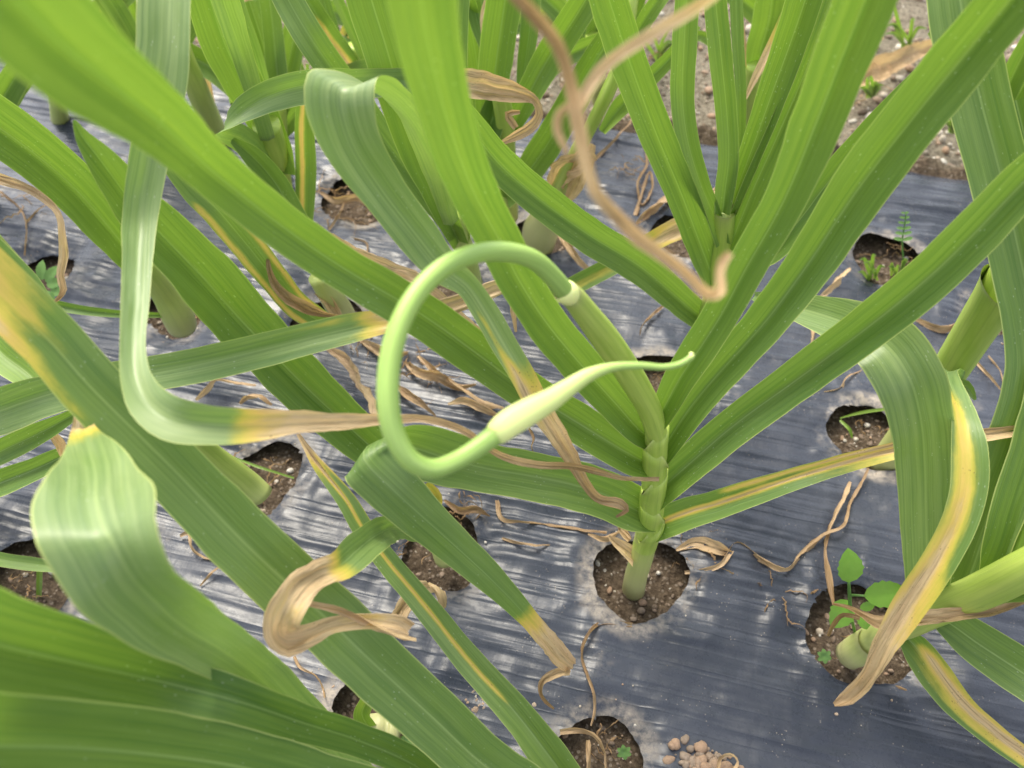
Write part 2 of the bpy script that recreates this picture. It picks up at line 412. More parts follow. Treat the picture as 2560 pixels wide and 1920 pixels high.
# planting holes: centre pixel, width in px, stretch along view
HOLES = [(1597, 1445, 232, 1.0), (2150, 1585, 262, 1.05), (2172, 1092, 190, 1.05), (2225, 655, 175, 1.0), (1105, 1375, 210, 1.0),
         (660, 1195, 185, 1.15), (935, 1780, 225, 1.0), (1498, 1895, 215, 1.0), (1660, 955, 180, 1.0), (885, 500, 170, 1.0),
         (440, 770, 165, 1.0), (105, 690, 160, 1.0), (1350, 590, 170, 1.0), (815, 800, 170, 1.0),
         (1715, 590, 170, 1.0), (1130, 690, 150, 1), (60, 1480, 260, 1.2), (2480, 790, 120, 1)]
HL = []
for k, (px, py, wp, e) in enumerate(HOLES):
    p = ground(px, py); HL.append((*ab(p), wp*.5*gd(px, py)/F, e, k))

def axis(lo, hi, fine, far, growth=1.25):
    c = list(np.arange(lo, hi+fine*.5, fine)); s = fine; x = c[-1]
    up = []
    while x < far: s *= growth; x += s; up.append(x)
    dn = []; x = c[0]; s = fine
    while x > -far: s *= growth; x -= s; dn.append(x)
    return np.array(dn[::-1]+c+up)
def holerad(k, th): return 1+.07*np.sin(2*th+k)+.05*np.sin(3*th+k*2.3)+.012*np.sin(7*th+k*1.7)+.012*np.sin(11*th+k)*np.sin(3*th+k)+.008*np.sin(23*th+k*3)
def film_height(A, B, holed):
    m1 = np.clip((fbm(A*2.2+3, B*5+1, 3, 2)-.32)*3.2, 0, 1)
    r1 = 1-np.abs(vn(A*2.3+B*3, B*55, 12)*2-1); r2 = 1-np.abs(vn(A*4, B*110+A*2, 13)*2-1); r3 = vn(A*9, B*210, 14)
    r1 = np.where(B > -5, r1, 0); h = m1*(.0040*r1**3+.0026*r2**3)+.0010*r2**4+.0016*(1-np.abs(vn(A*1.5+B*4, B*34+A*3, 19)*2-1))**5
    q = fbm(A*16, B*13, 4, 21); cr = 1-np.abs(fbm(A*20+4, B*15, 3, 25)*2.1-1)
    h = h*(1-.75*holed)+.010*(q-.45)*(.5+holed)+.0035*np.clip(cr, 0, 1)**4*(.4+holed*.8)
    h += .008*(fbm(A*3, B*3, 2, 31)-.4)
    return h
def build_film():
    a = axis(-1.20, 1.25, .0052, 3.2); b = axis(-.12, EDGE+.02, .0026, 1.2); b = b[(b > -1.15) & (b < EDGE+.075)]
    a = a[(a > -3) & (a < 3)]
    A, B = np.meshgrid(a, b); holed = np.zeros_like(A); inside = np.zeros_like(A, bool); lip = np.zeros_like(A)
    for (ha, hb, hr, e, k) in HL:
        da, db = A-ha, (B-hb)/e; r = np.hypot(da, db); th = np.arctan2(db, da); R = hr*holerad(k, th)
        near = np.abs(r-R) < .0031
        sc_ = np.where(near, R/np.maximum(r, 1e-6), 1)
        A = np.where(near, ha+da*sc_, A); B = np.where(near, hb+db*sc_*e, B)
        inside |= (r < R-.0032)
        dd = np.maximum(r-R, 0)
        holed = np.maximum(holed, np.exp(-(dd/.045)**2))
        lip += np.exp(-dd/.008)*(.004*np.sin(th*2+k*1.3)+.002*np.sin(th*5+k))*(r > R-.004)
        lip += -.006*np.exp(-(dd/.02)**2)*(.5+.5*np.sin(th*1.0+k))
        lip += np.exp(-dd/.035)*(1-np.exp(-dd/.006))*.0042*(1-np.abs(2*vn(th*2.6+20, dd*9+k*5, 61)-1))**3*(np.sin(th*1.7+k*2) > -.5)
    # radial puckers towards holes are given by the noise; add slope at the tucked far edge
    Z = film_height(A, B, holed)+lip
    ed = np.clip((B-(EDGE-.05))/.125, 0, 1); Z -= .062*ed**1.6
    Z += .004*(fbm(A*9, B*9, 3, 77)-.5)*ed
    F_ = grid_faces(*A.shape); ins = inside.ravel()
    keep = ~(ins[F_].any(1)); F_ = F_[keep]
    V_ = np.stack([A.ravel(), B.ravel(), Z.ravel()], 1)
    used = np.zeros(len(V_), bool); used[F_.ravel()] = True; idx = np.cumsum(used)-1
    o = mesh_obj('mulch_film', V_[used], idx[F_], M_FILM, None, dict(holed=holed.ravel()[used]))
    o.rotation_euler = (0, 0, -YAW)
    tag(o, 'black plastic mulch film stretched over the bed with round planting holes', kind='structure')
build_film()
def soil_z(A, B):
    e = EDGE+.020+.02*(fbm(A*8, A*0, 3, 5)-.5)
    path = np.clip((B-e+.02*(fbm(A*30, B*30, 3, 8)*2-.6))/.03, 0, 1)
    z = -.020-.034*path+.008*(fbm(A*25, B*25, 3, 41)-.5)*(1+path)+.010*(fbm(A*80, B*80, 4, 42)-.5)
    z += .03*np.exp(-((B-e-.015)/.03)**2)*(.5+fbm(A*20, B*20, 3, 47))
    return z, path
def build_soil():
    a = axis(-1.35, 1.7, .008, 60, 1.3); b = axis(-.15, 1.9, .008, 60, 1.3)
    A, B = np.meshgrid(a, b); Z, path = soil_z(A, B)
    o = mesh_obj('soil', np.stack([A.ravel(), B.ravel(), Z.ravel()], 1), grid_faces(*A.shape), M_SOIL, None, dict(path=path.ravel()))
    o.rotation_euler = (0, 0, -YAW); tag(o, 'brown gravelly soil of the bed and the path beyond it', kind='structure')
build_soil()
# pebbles and crumbs of soil
ICO_V = None
def ico():
    t = (1+5**.5)/2; v = np.array([[-1, t, 0], [1, t, 0], [-1, -t, 0], [1, -t, 0], [0, -1, t], [0, 1, t], [0, -1, -t], [0, 1, -t], [t, 0, -1], [t, 0, 1], [-t, 0, -1], [-t, 0, 1]])
    f = np.array([[0, 11, 5], [0, 5, 1], [0, 1, 7], [0, 7, 10], [0, 10, 11], [1, 5, 9], [5, 11, 4], [11, 10, 2], [10, 7, 6], [7, 1, 8], [3, 9, 4], [3, 4, 2], [3, 2, 6], [3, 6, 8], [3, 8, 9], [4, 9, 5], [2, 4, 11], [6, 2, 10], [8, 6, 7], [9, 8, 1]])
    v = nrm(v.astype(float)); vs = v.tolist(); cache = {}; nf = []
    def mid(a_, b_):
        k = (min(a_, b_), max(a_, b_))
        if k not in cache: m_ = (np.array(vs[a_])+np.array(vs[b_]))/2; vs.append((m_/np.linalg.norm(m_)).tolist()); cache[k] = len(vs)-1
        return cache[k]
    for a_, b_, c_ in f: x, y, z = mid(a_, b_), mid(b_, c_), mid(c_, a_); nf += [[a_, x, z], [b_, y, x], [c_, z, y], [x, y, z]]
    return np.array(vs), np.array(nf)
IV, IF = ico()
def stones(name, spots, label, cat='gravel', kind='stuff', smooth=True):
    VV, FF, SH = [], [], []
    for k, (a_, b_, z_, r_, sh) in enumerate(spots):
        q = rng.uniform(.6, 1.25, 3)*r_; q[2] *= .75
        v = IV*(1+.25*(rng.random((len(IV), 1))-.5))*q
        th = rng.uniform(0, 6.28); c_, s_ = math.cos(th), math.sin(th)
        v = np.stack([v[:, 0]*c_-v[:, 1]*s_, v[:, 0]*s_+v[:, 1]*c_, v[:, 2]], 1)
        p = np.array([a_, b_, z_+q[2]*.35])
        VV.append(v+p); FF.append(IF+len(IV)*k); SH.append(np.full(len(IV), sh))
    o = mesh_obj(name, np.vstack(VV), np.vstack(FF), M_ROCK, None, dict(shade=np.hstack(SH)), smooth)
    o.rotation_euler = (0, 0, -YAW); tag(o, label, cat, kind=kind)
sp = []
for (ha, hb, hr, e, k) in HL:
    for _ in range(75):
        r = hr*math.sqrt(random.random())*1.0; th = random.random()*6.28; a_, b_ = ha+r*math.cos(th), hb+r*math.sin(th)*e
        z_ = float(soil_z(np.array([a_]), np.array([b_]))[0][0]); s_ = random.random()**3
        sp.append((a_, b_, z_, .0008+.0032*s_, min(1, random.random()**1.4*1.0)))
stones('soil_crumbs', sp, 'small pebbles and soil crumbs inside the planting holes')
sp = []
for _ in range(9000):
    a_ = random.uniform(-1.3, 1.6); b_ = EDGE+.03+random.random()**1.3*1.0
    z_ = float(soil_z(np.array([a_]), np.array([b_]))[0][0]); s_ = random.random()**4
    sp.append((a_, b_, z_, .0022+.009*s_, random.random()**.8))
stones('path_gravel', sp, 'loose pebbles and clods on the bare path beyond the film')
sp = []
for _ in range(260):     # grit scattered on the film, mostly by the holes
    h_ = random.choice(HL); th = random.random()*6.28; r = h_[2]*(1.05+abs(random.gauss(0, .5)))
    a_, b_ = h_[0]+r*math.cos(th), h_[1]+r*math.sin(th)
    sp.append((a_, b_, .001, .0006+.0012*random.random()**2, random.uniform(.5, 1)))
stones('film_grit', sp, 'pale grit scattered on the black film around the holes')

# ------------------------------------------------------------ PLANT 1: the main plant with the looping scape
def plant(label, px, py, group='garlic plants on the mulched bed'):
    return thing('garlic_plant', label, 'garlic plant', ground(px, py, -.015), group)
def stem(parent, st, **kw): return tube('stem', st, M_STEM, parent, **kw)

p1 = plant('garlic plant with a curled flower scape, rising from the round hole at centre right', 1597, 1445)
stem(p1, [(1583, 1478, 58, .815, .9), (1590, 1440, 56, .79, .8), (1602, 1400, 56, .765, .6), (1612, 1360, 58, .745, .35), (1623, 1315, 60, .715, .15), (1629, 1262, 62, .683, .1),
          (1635, 1200, 60, .65, .1), (1638, 1130, 58, .617, .1), (1640, 1080, 54, .598, .1)])
def sheath(parent, st, **kw): return tube('sheath', st, M_STEM, parent, caps=False, ns=24, **kw)
for (a, b, wd, sl) in [((1612, 1362, .746), (1627, 1318, .716), 61, 0), ((1620, 1332, .724), (1630, 1268, .686), 63, 180), ((1628, 1280, .692), (1636, 1195, .648), 64, 0), ((1634, 1200, .65), (1639, 1128, .616), 64, 180), ((1637, 1140, .62), (1640, 1085, .60), 63, 0)]:
    m_ = [(a[i]+b[i])/2 for i in range(3)]
    sheath(p1, [(a[0], a[1], wd-1, a[2], .05), (m_[0], m_[1], wd-1, m_[2], 0), (b[0], b[1]+6, wd, b[2], .05), (b[0], b[1], wd, b[2], .45)], slant=(sl, 1.3))
# top sheath that carries the scape
tube('flower_sheath', [(1642, 1085, 54, .598, .1), (1624, 1024, 60, .572, .0), (1594, 968, 66, .545, .0), (1553, 903, 70, .512, .0), (1510, 842, 71, .482, .0), (1470, 790, 66, .456, .1), (1432, 742, 60, .437, .3), (1418, 731, 58, .430, .85)], M_STEM, p1, caps=False, ns=28)
tube('collar', [(1424, 738, 55, .433, 1), (1416, 731, 62, .428, 1), (1408, 727, 58, .425, 1), (1404, 724, 50, .424, 1)], M_SCAPE, p1, caps=False, ns=28, step=.002)
scape = tube('scape', [(1440, 752, 46, .440), (1412, 728, 50, .426), (1380, 690, 49, .412), (1335, 650, 49, .395), (1270, 630, 50, .378), (1190, 634, 50, .362), (1110, 668, 51, .35), (1045, 730, 52, .342), (1000, 810, 54, .336), (975, 900, 56, .332), (970, 1000, 57, .33), (985, 1085, 57, .332), (1025, 1150, 54, .336), (1080, 1172, 50, .342), (1140, 1152, 48, .348), (1200, 1115, 50, .353), (1240, 1085, 53, .356)], M_SCAPE, p1, ns=26, step=.004)
tube('spathe', [(1232, 1091, 52, .3555, .5), (1242, 1083, 64, .3563, .75), (1270, 1060, 72, .358, .9), (1320, 1030, 70, .361, .8), (1375, 1000, 58, .364, .6), (1420, 970, 47, .367, .5), (1470, 938, 36, .37, .4), (1530, 918, 24, .373, .1), (1600, 914, 19, .376), (1660, 918, 17, .379), (1700, 910, 16, .381), (1722, 897, 15, .382), (1730, 888, 14, .382, .6), (1724, 882, 7, .382, 1)], M_SCAPE, scape if False else p1, ns=24, step=.003)

# leaves of plant 1 -- left side
leaf(p1, [(1642, 1168, 60, .640), (1600, 1150, 92, .625), (1530, 1110, 104, .605), (1433, 1050, 106, .585), (1348, 997, 106, .568), (1277, 948, 110, .55), (1185, 880, 116, .53), (1095, 815, 120, .505), (1005, 757, 122, .475),
          (860, 672, 118, .445), (717, 575, 124, .412), (548, 441, 136, .368), (422, 325, 168, .310), (295, 225, 215, .262), (186, 140, 262, .225), (50, 10, 310, .19), (-120, -160, 320, .17)], fold=.55, wax=.12, young=.7, ylen=.35,
     stripe=[(-.15, .28, .20, 8, 18)], label='broad leaf sweeping up to the left, out of focus near the lens', flip=1)
leaf(p1, [(1640, 1105, 60, .612), (1600, 1075, 84, .600), (1545, 1015, 95, .580), (1475, 938, 105, .548), (1372, 815, 112, .505), (1300, 705, 112, .472), (1245, 595, 116, .440), (1183, 477, 128, .392), (1126, 321, 144, .330), (1085, 169, 160, .280), (1055, 0, 190, .235), (1035, -220, 200, .2)],
     fold=.5, wax=.15, young=.6, ylen=.2, stripe=[(.25, .2, .13, 5, 11)], label='leaf rising steeply past the top edge, blurred near the lens')
leaf(p1, [(1640, 1300, 62, .705), (1590, 1275, 112, .690), (1520, 1240, 125, .670), (1433, 1212, 128, .648), (1325, 1190, 126, .625), (1222, 1172, 130, .598), (1130, 1150, 142, .572), (1045, 1124, 150, .548), (975, 1112, 150, .525), (925, 1122, 148, .505), (914, 1150, 148, .495), (975, 1215, 142, .500),
          (1045, 1282, 124, .515), (1121, 1350, 102, .535), (1211, 1432, 82, .560), (1279, 1500, 62, .585), (1325, 1550, 50, .605, .38), (1365, 1597, 48, .625, .62), (1403, 1642, 52, .645, .7), (1431, 1668, 44, .66, .75)],
     fold=.35, wax=.35, young=.5, ang={7: -62, 8: -54, 9: -46, 10: -42, 11: -44}, basecup=.8, label='leaf folded over on itself with a dead brown tip', tipfold=.2)
leaf(p1, [(1425, 1672, 26, .655, .7), (1385, 1685, 24, .665, .75), (1355, 1705, 16, .672, .8), (1352, 1735, 10, .678, .9), (1365, 1755, 9, .682, .9), (1385, 1772, 5, .686, .9)], fold=.6, crumple=.5, basecup=0, name='torn_strip', label='brown shred hanging from the dead tip')
# right side
leaf(p1, [(1634, 1062, 56, .592), (1652, 1035, 66, .582), (1700, 945, 84, .555), (1755, 862, 94, .533), (1799, 792, 98, .518), (1862, 675, 102, .492), (1958, 506, 112, .455), (2046, 295, 138, .415), (2103, 148, 150, .385), (2162, 0, 164, .355), (2240, -200, 170, .32)],
     fold=.6, wax=.12, young=.8, ylen=.16, stripe=[(-.5, .3, .06, 4, 10)])
leaf(p1, [(1632, 1160, 60, .635), (1665, 1110, 76, .620), (1725, 1020, 92, .595), (1787, 945, 102, .575), (1913, 805, 112, .54), (2016, 668, 128, .515), (2145, 475, 152, .478), (2288, 288, 160, .437), (2434, 110, 158, .40), (2525, 0, 158, .375), (2680, -190, 150, .34)],
     fold=.75, wax=.16, young=.6, ylen=.12)
leaf(p1, [(1628, 1256, 62, .682), (1655, 1222, 84, .665), (1735, 1150, 98, .64), (1837, 1063, 104, .615), (1981, 958, 110, .58), (2183, 808, 122, .528), (2335, 682, 128, .49), (2440, 580, 128, .465), (2560, 455, 120, .44), (2700, 320, 100, .41)],
     fold=.7, wax=.18, young=.45, ylen=.08, flip=1)
leaf(p1, [(1625, 1330, 60, .72, .05), (1655, 1308, 84, .708, .05), (1715, 1284, 84, .695, .08), (1790, 1262, 78, .68, .1), (1870, 1235, 72, .665, .12), (1960, 1205, 62, .65, .15), (2040, 1180, 56, .64, .2), (2150, 1148, 50, .625, .3), (2240, 1126, 46, .615, .4), (2330, 1105, 42, .61, .5), (2440, 1090, 38, .60, .62), (2560, 1075, 30, .6, .65)],
     fold=.6, wax=.2, young=.3, stripe=[(.05, .22, .5, 0, 9), (.72, .2, .35, 3, 11)], label='lowest right leaf, yellow striped and tan at its end')
leaf(p1, [(1590, 1395, 46, .755, .6), (1562, 1372, 38, .752, .6), (1535, 1352, 24, .75, .7), (1522, 1340, 8, .75, .75)], fold=.5, crumple=.3, label='withered tan leaf stub at the stem base')
leaf(p1, [(1575, 1350, 16, .76, .7), (1550, 1320, 30, .765, .7), (1560, 1290, 22, .768, .75), (1530, 1265, 10, .775, .8)], fold=.5, crumple=.5, twist=.3)

# ------------------------------------------------------------ PLANT: arched pale leaf plant behind (8)
p8 = plant('garlic plant behind the scape with a pale arching leaf that folds over at the top', 1175, 700)
stem(p8, [(1185, 730, 50, .98, .7), (1178, 690, 48, .93, .5), (1165, 640, 48, .885, .3), (1150, 585, 46, .845, .4), (1135, 540, 40, .815, .2)])
leaf(p8, [(1130, 560, 42, .80), (1095, 440, 70, .70), (1040, 320, 90, .60), (975, 245, 125, .505), (905, 208, 165, .452), (858, 214, 178, .432), (853, 255, 180, .432), (882, 360, 152, .446), (952, 470, 122, .466), (1040, 585, 112, .484), (1108, 668, 88, .494), (1167, 712, 64, .502),
          (1209, 772, 68, .508), (1256, 853, 69, .514), (1306, 937, 66, .52, .3), (1344, 1013, 62, .53, .5), (1386, 1077, 54, .545, .62), (1424, 1140, 42, .565, .78), (1462, 1207, 28, .58, .85), (1500, 1248, 24, .595, .85), (1548, 1258, 30, .60, .8), (1566, 1276, 16, .603, .9), (1540, 1292, 7, .6, .95)],
     fold=.38, wax=.85, young=.2, ang={2: 20, 3: 12, 4: 4, 5: 0, 6: -2, 7: -14}, basecup=.5, stripe=[(-.5, .3, .3, 11.5, 15)], label='long leaf folded at its crest, tip dry and curled', flip=1)
leaf(p8, [(1140, 590, 44, .83), (1100, 530, 56, .81), (1040, 455, 62, .79), (970, 365, 70, .77), (900, 265, 78, .75), (835, 180, 82, .73), (770, 85, 82, .71), (715, -10, 80, .70), (680, -90, 70, .69)], fold=.6, wax=.35)
leaf(p8, [(1150, 610, 44, .84), (1125, 560, 58, .81), (1080, 465, 72, .78), (1040, 370, 95, .75), (1000, 240, 112, .71), (965, 120, 125, .68), (925, -10, 128, .65), (890, -150, 110, .62)], fold=.5, wax=.05, young=.9, ylen=.3)
leaf(p8, [(1160, 600, 30, .85), (1170, 480, 50, .80), (1155, 330, 60, .77), (1140, 150, 60, .73), (1150, -40, 55, .7)], fold=.5, wax=.1)

# ------------------------------------------------------------ PLANT: upper centre-right (4)
p4 = plant('garlic plant with upright leaves at upper right of centre, behind the main plant', 1700, 955)
stem(p4, [(1700, 965, 56, .965, .6), (1735, 900, 56, .93, .3), (1765, 820, 54, .885, .2), (1785, 740, 52, .845, .2), (1800, 660, 50, .81, .2), (1808, 590, 48, .78, .3), (1812, 530, 46, .755, .3)])
sheath(p4, [(1792, 700, 54, .828), (1801, 640, 55, .80), (1808, 580, 52, .775), (1812, 530, 52, .753, .4), (1813, 524, 55, .75, .8)])
leaf(p4, [(1775, 815, 50, .885), (1740, 785, 70, .87), (1680, 733, 82, .84), (1602, 668, 92, .80), (1475, 590, 94, .745), (1349, 498, 94, .69), (1247, 408, 92, .64), (1170, 310, 84, .60), (1120, 230, 60, .57)], fold=.6, wax=.3, young=.5)
leaf(p4, [(1797, 745, 48, .84), (1780, 690, 64, .81), (1747, 600, 78, .78), (1702, 481, 84, .73), (1642, 338, 92, .67), (1578, 169, 98, .61), (1522, 0, 102, .55), (1480, -140, 95, .51)], fold=.65, wax=.18, young=.3)
leaf(p4, [(1808, 610, 40, .775), (1785, 540, 42, .755), (1748, 450, 50, .73), (1718, 345, 58, .71), (1706, 240, 62, .69), (1710, 120, 66, .66), (1718, -10, 64, .63), (1725, -120, 60, .6)], fold=.5, wax=.25)
leaf(p4, [(1806, 535, 42, .752), (1812, 480, 52, .74), (1821, 400, 54, .72), (1817, 290, 56, .695), (1803, 148, 60, .66), (1788, 0, 60, .63), (1778, -120, 56, .6)], fold=.5, wax=.25, young=.6, ylen=.06)
leaf(p4, [(1825, 520, 20, .77), (1848, 380, 24, .75), (1852, 240, 28, .72), (1845, 110, 32, .7), (1840, -20, 34, .68)], fold=.5, wax=.3)
leaf(p4, [(1825, 530, 38, .757), (1850, 455, 52, .735), (1893, 338, 70, .70), (1932, 230, 82, .67), (1975, 110, 92, .64), (2012, 0, 96, .61), (2060, -140, 90, .58)], fold=.7, wax=.05, young=.8, ylen=.2)
leaf(p4, [(1822, 625, 42, .78), (1845, 565, 60, .76), (1885, 470, 70, .73), (1935, 360, 72, .70), (1990, 235, 70, .67), (2040, 110, 66, .64), (2085, -20, 60, .62)], fold=.7, wax=.05, young=.9, ylen=.2)
leaf(p4, [(1830, 640, 30, .80), (1900, 640, 70, .78), (1990, 560, 80, .75), (2060, 470, 80, .73), (2150, 360, 70, .7), (2260, 240, 60, .67), (2400, 90, 40, .65)], fold=.6, wax=.05, young=.3)
leaf(p4, [(1860, 255, 6, .8, .6), (1885, 200, 18, .79, .6), (1920, 130, 24, .78, .55), (1950, 60, 20, .77, .3), (1980, -10, 20, .76, .2)], fold=.5, basecup=0, label='leaf with a cream dried edge')
leaf(p4, [(1790, 470, 10, .84, .75), (1770, 520, 46, .83, .72), (1720, 560, 62, .84, .6), (1665, 585, 56, .85, .45), (1600, 622, 50, .86, .2), (1515, 672, 50, .87, .1), (1430, 716, 48, .88, .1), (1340, 762, 34, .89, .1)], fold=.4, wax=.15, basecup=0, stripe=[(.2, .5, .25, 2, 7)], label='yellowing leaf lying to the left, tan near the stem')

# ------------------------------------------------------------ PLANT 2: lower right
p2 = plant('leaning garlic plant in the lower right hole with a round leaved weed beside it', 2140, 1620)
stem(p2, [(2120, 1640, 70, .745, 1), (2165, 1610, 72, .725, .7), (2215, 1580, 66, .70, .5), (2280, 1555, 70, .675, .4), (2340, 1525, 78, .65, .1), (2400, 1500, 84, .625, .2), (2470, 1470, 92, .60, .1), (2560, 1425, 96, .57, .1), (2680, 1360, 92, .54)])
tube('bulb_skin', [(2112, 1648, 40, .747, 1), (2132, 1634, 72, .738, .9), (2165, 1612, 73, .722, .6), (2180, 1604, 70, .712, .8)], M_STEM, p2, caps=False)
leaf(p2, [(2330, 1535, 40, .655), (2320, 1480, 92, .645), (2318, 1400, 112, .625), (2315, 1280, 126, .60), (2312, 1160, 138, .575), (2302, 1050, 152, .553), (2275, 950, 168, .54), (2225, 872, 168, .545), (2150, 822, 138, .565), (2065, 790, 100, .59), (1980, 765, 66, .62), (1885, 740, 22, .66)],
     fold=.35, wax=.6, young=.1, basecup=.5, label='broad leaf arching over and hanging to the left')
leaf(p2, [(2395, 1505, 50, .632), (2420, 1450, 100, .628), (2452, 1360, 140, .618), (2492, 1250, 150, .608), (2545, 1110, 150, .598), (2590, 960, 150, .588), (2588, 820, 148, .578), (2560, 690, 146, .570), (2528, 550, 142, .562), (2490, 400, 142, .555), (2445, 230, 148, .548), (2408, 60, 152, .54), (2385, -100, 148, .535)],
     fold=.6, wax=.30, young=.2)
leaf(p2, [(2470, 1480, 60, .61), (2520, 1400, 130, .60), (2560, 1280, 150, .59), (2610, 1120, 150, .585), (2650, 900, 140, .58), (2620, 650, 130, .575), (2580, 420, 120, .57), (2540, 250, 100, .565)], fold=.7, wax=.05, young=.8)
leaf(p2, [(2400, 1500, 60, .62), (2450, 1495, 48, .60), (2510, 1482, 50, .59), (2600, 1480, 50, .57), (2720, 1480, 40, .55)], fold=.4, wax=.4)
leaf(p2, [(2330, 1530, 50, .665), (2385, 1565, 90, .655), (2440, 1605, 112, .645), (2530, 1665, 122, .63), (2640, 1740, 120, .61)], fold=.45, wax=.15, young=.3)
leaf(p2, [(2255, 1585, 40, .695, .15), (2284, 1612, 70, .69, .2), (2335, 1684, 88, .685, .25), (2394, 1760, 74, .68, .32), (2483, 1838, 64, .675, .35), (2560, 1895, 56, .67, .35), (2650, 1960, 40, .665, .4)], fold=.5, wax=.2, young=.5,
     stripe=[(.35, .4, .35, 1, 6), (-.9, .2, -.3, 0, 6)], label='yellow and tan lowest leaf running off to the lower right')
leaf(p2, [(2580, 1495, 8, .60, .85), (2545, 1508, 16, .60, .85), (2480, 1528, 28, .605, .8), (2400, 1537, 38, .61, .75), (2320, 1547, 44, .615, .72), (2250, 1556, 50, .62, .7), (2195, 1560, 42, .63, .8), (2160, 1542, 26, .64, .85), (2120, 1520, 14, .655, .9), (2082, 1511, 9, .665, .9)], fold=.7, crumple=.5, twist=.12, basecup=0, label='crumpled dry brown leaf lying across the stem')
leaf(p2, [(2150, 1545, 14, .655, .95), (2110, 1538, 12, .665, .95), (2085, 1560, 12, .68, .95), (2070, 1590, 8, .69, .95)], fold=.5, crumple=.5, basecup=0)
leaf(p2, [(2170, 1700, 12, .745, .85), (2200, 1735, 18, .742, .85), (2250, 1775, 16, .738, .9), (2282, 1782, 12, .735, .9), (2288, 1758, 12, .733, .9), (2262, 1728, 14, .735, .85), (2215, 1715, 12, .738, .9)], fold=.6, crumple=.5, twist=.5, basecup=0)

# ------------------------------------------------------------ PLANT 3: right, stem between the leaves
p3 = plant('garlic plant by the right edge with a thick green stem and a dying hanging leaf', 2215, 1150)
stem(p3, [(2205, 1165, 70, .90, .9), (2260, 1090, 74, .86, .6), (2320, 1005, 78, .81, .3), (2385, 912, 84, .765, .2), (2440, 820, 92, .72, .1), (2495, 735, 98, .68, .1), (2545, 650, 92, .65), (2600, 560, 80, .62)])
sheath(p3, [(2375, 925, 86, .77), (2440, 822, 96, .72), (2478, 762, 104, .69), (2500, 725, 110, .672, .1), (2504, 717, 113, .668, .5)], slant=(200, .9))
leaf(p3, [(2405, 945, 34, .745, .1), (2372, 925, 44, .66, .1), (2378, 960, 50, .58, .15), (2408, 1040, 70, .545, .14), (2424, 1140, 86, .53, .16), (2420, 1235, 86, .525, .18), (2388, 1330, 84, .527, .24), (2328, 1435, 84, .535, .32), (2264, 1530, 80, .548, .42), (2215, 1610, 62, .56, .56), (2178, 1680, 42, .575, .68), (2145, 1725, 44, .59, .74), (2112, 1750, 34, .60, .78), (2085, 1762, 10, .605, .85)],
     fold=.45, wax=.3, young=.3, stripe=[(-.25, .5, .28, 2, 9), (.9, .2, -.25, 1, 7)], crumple=.05, basecup=0, ang={1: 15, 2: 0, 3: 8}, label='hanging leaf with a tan dead band and a brown tip')
leaf(p3, [(2395, 960, 30, .76), (2415, 965, 32, .75), (2430, 985, 18, .75), (2438, 1000, 6, .755)], fold=.9, wax=.8, basecup=0)
leaf(p3, [(2520, 700, 60, .665), (2560, 600, 80, .64), (2600, 460, 80, .6), (2620, 300, 76, .56)], fold=.7, wax=.2)
leaf(p3, [(2350, 985, 14, .80, .85), (2440, 1090, 14, .79, .85), (2470, 1110, 12, .785, .8)], fold=.6, crumple=.5, basecup=0)

# ------------------------------------------------------------ PLANT 9: wide leaf crossing left middle
p9 = plant('half hidden garlic plant left of the main one with a very wide dark leaf', 1105, 1385)
stem(p9, [(1115, 1395, 60, .80, .7), (1095, 1330, 58, .77, .3), (1060, 1260, 58, .735, .4), (1020, 1200, 56, .71, .2), (985, 1150, 50, .69, .1)])
leaf(p9, [(1030, 1205, 56, .715), (975, 1160, 90, .695), (905, 1098, 118, .675), (830, 1030, 135, .655), (751, 955, 148, .635), (675, 876, 154, .612), (590, 785, 162, .588), (515, 700, 166, .56), (456, 638, 154, .54), (395, 575, 142, .52), (338, 515, 124, .505), (295, 458, 108, .49), (248, 395, 80, .475), (205, 340, 40, .465), (185, 300, 8, .46)],
     fold=.75, wax=.15, young=.25, label='very wide dark green leaf')
leaf(p9, [(1075, 1300, 40, .75, .3), (1085, 1240, 44, .735, .4), (1060, 1215, 40, .73, .35)], fold=.9, label='yellow sheath flap')
# curled dead tip leaf
leaf(p9, [(1090, 1330, 50, .76), (1050, 1330, 56, .68), (1000, 1318, 62, .60), (945, 1336, 82, .515), (888, 1380, 94, .485, .05), (850, 1414, 84, .468, .36), (800, 1434, 66, .455, .66), (752, 1468, 84, .443, .64), (716, 1520, 100, .433, .56), (700, 1572, 92, .437, .62), (722, 1602, 80, .445, .76), (770, 1590, 62, .452, .7), (815, 1568, 46, .458, .6), (870, 1556, 40, .463, .56), (940, 1552, 40, .468, .56), (1000, 1560, 46, .472, .66), (1026, 1574, 40, .475, .7)],
     fold=.5, wax=.45, young=.1, crumple=.16, label='leaf ending in a dead golden brown curl')
leaf(p9, [(770, 1508, 14, .45, .7), (830, 1520, 22, .456, .75), (890, 1540, 26, .462, .8), (950, 1570, 34, .468, .66), (1010, 1592, 30, .472, .66), (1040, 1600, 14, .475, .7)], fold=.7, crumple=.4, twist=.3, basecup=0, label='thin dead strand of the curl')
leaf(p9, [(990, 1548, 40, .60, .7), (1020, 1505, 46, .605, .65), (1060, 1468, 44, .60, .6), (1092, 1468, 34, .596, .6), (1104, 1495, 26, .595, .7), (1106, 1522, 20, .60, .75)], fold=.5, crumple=.2, basecup=0, ang={2: 60, 3: 20, 4: 0}, label='dead tan loop behind the striped leaf')

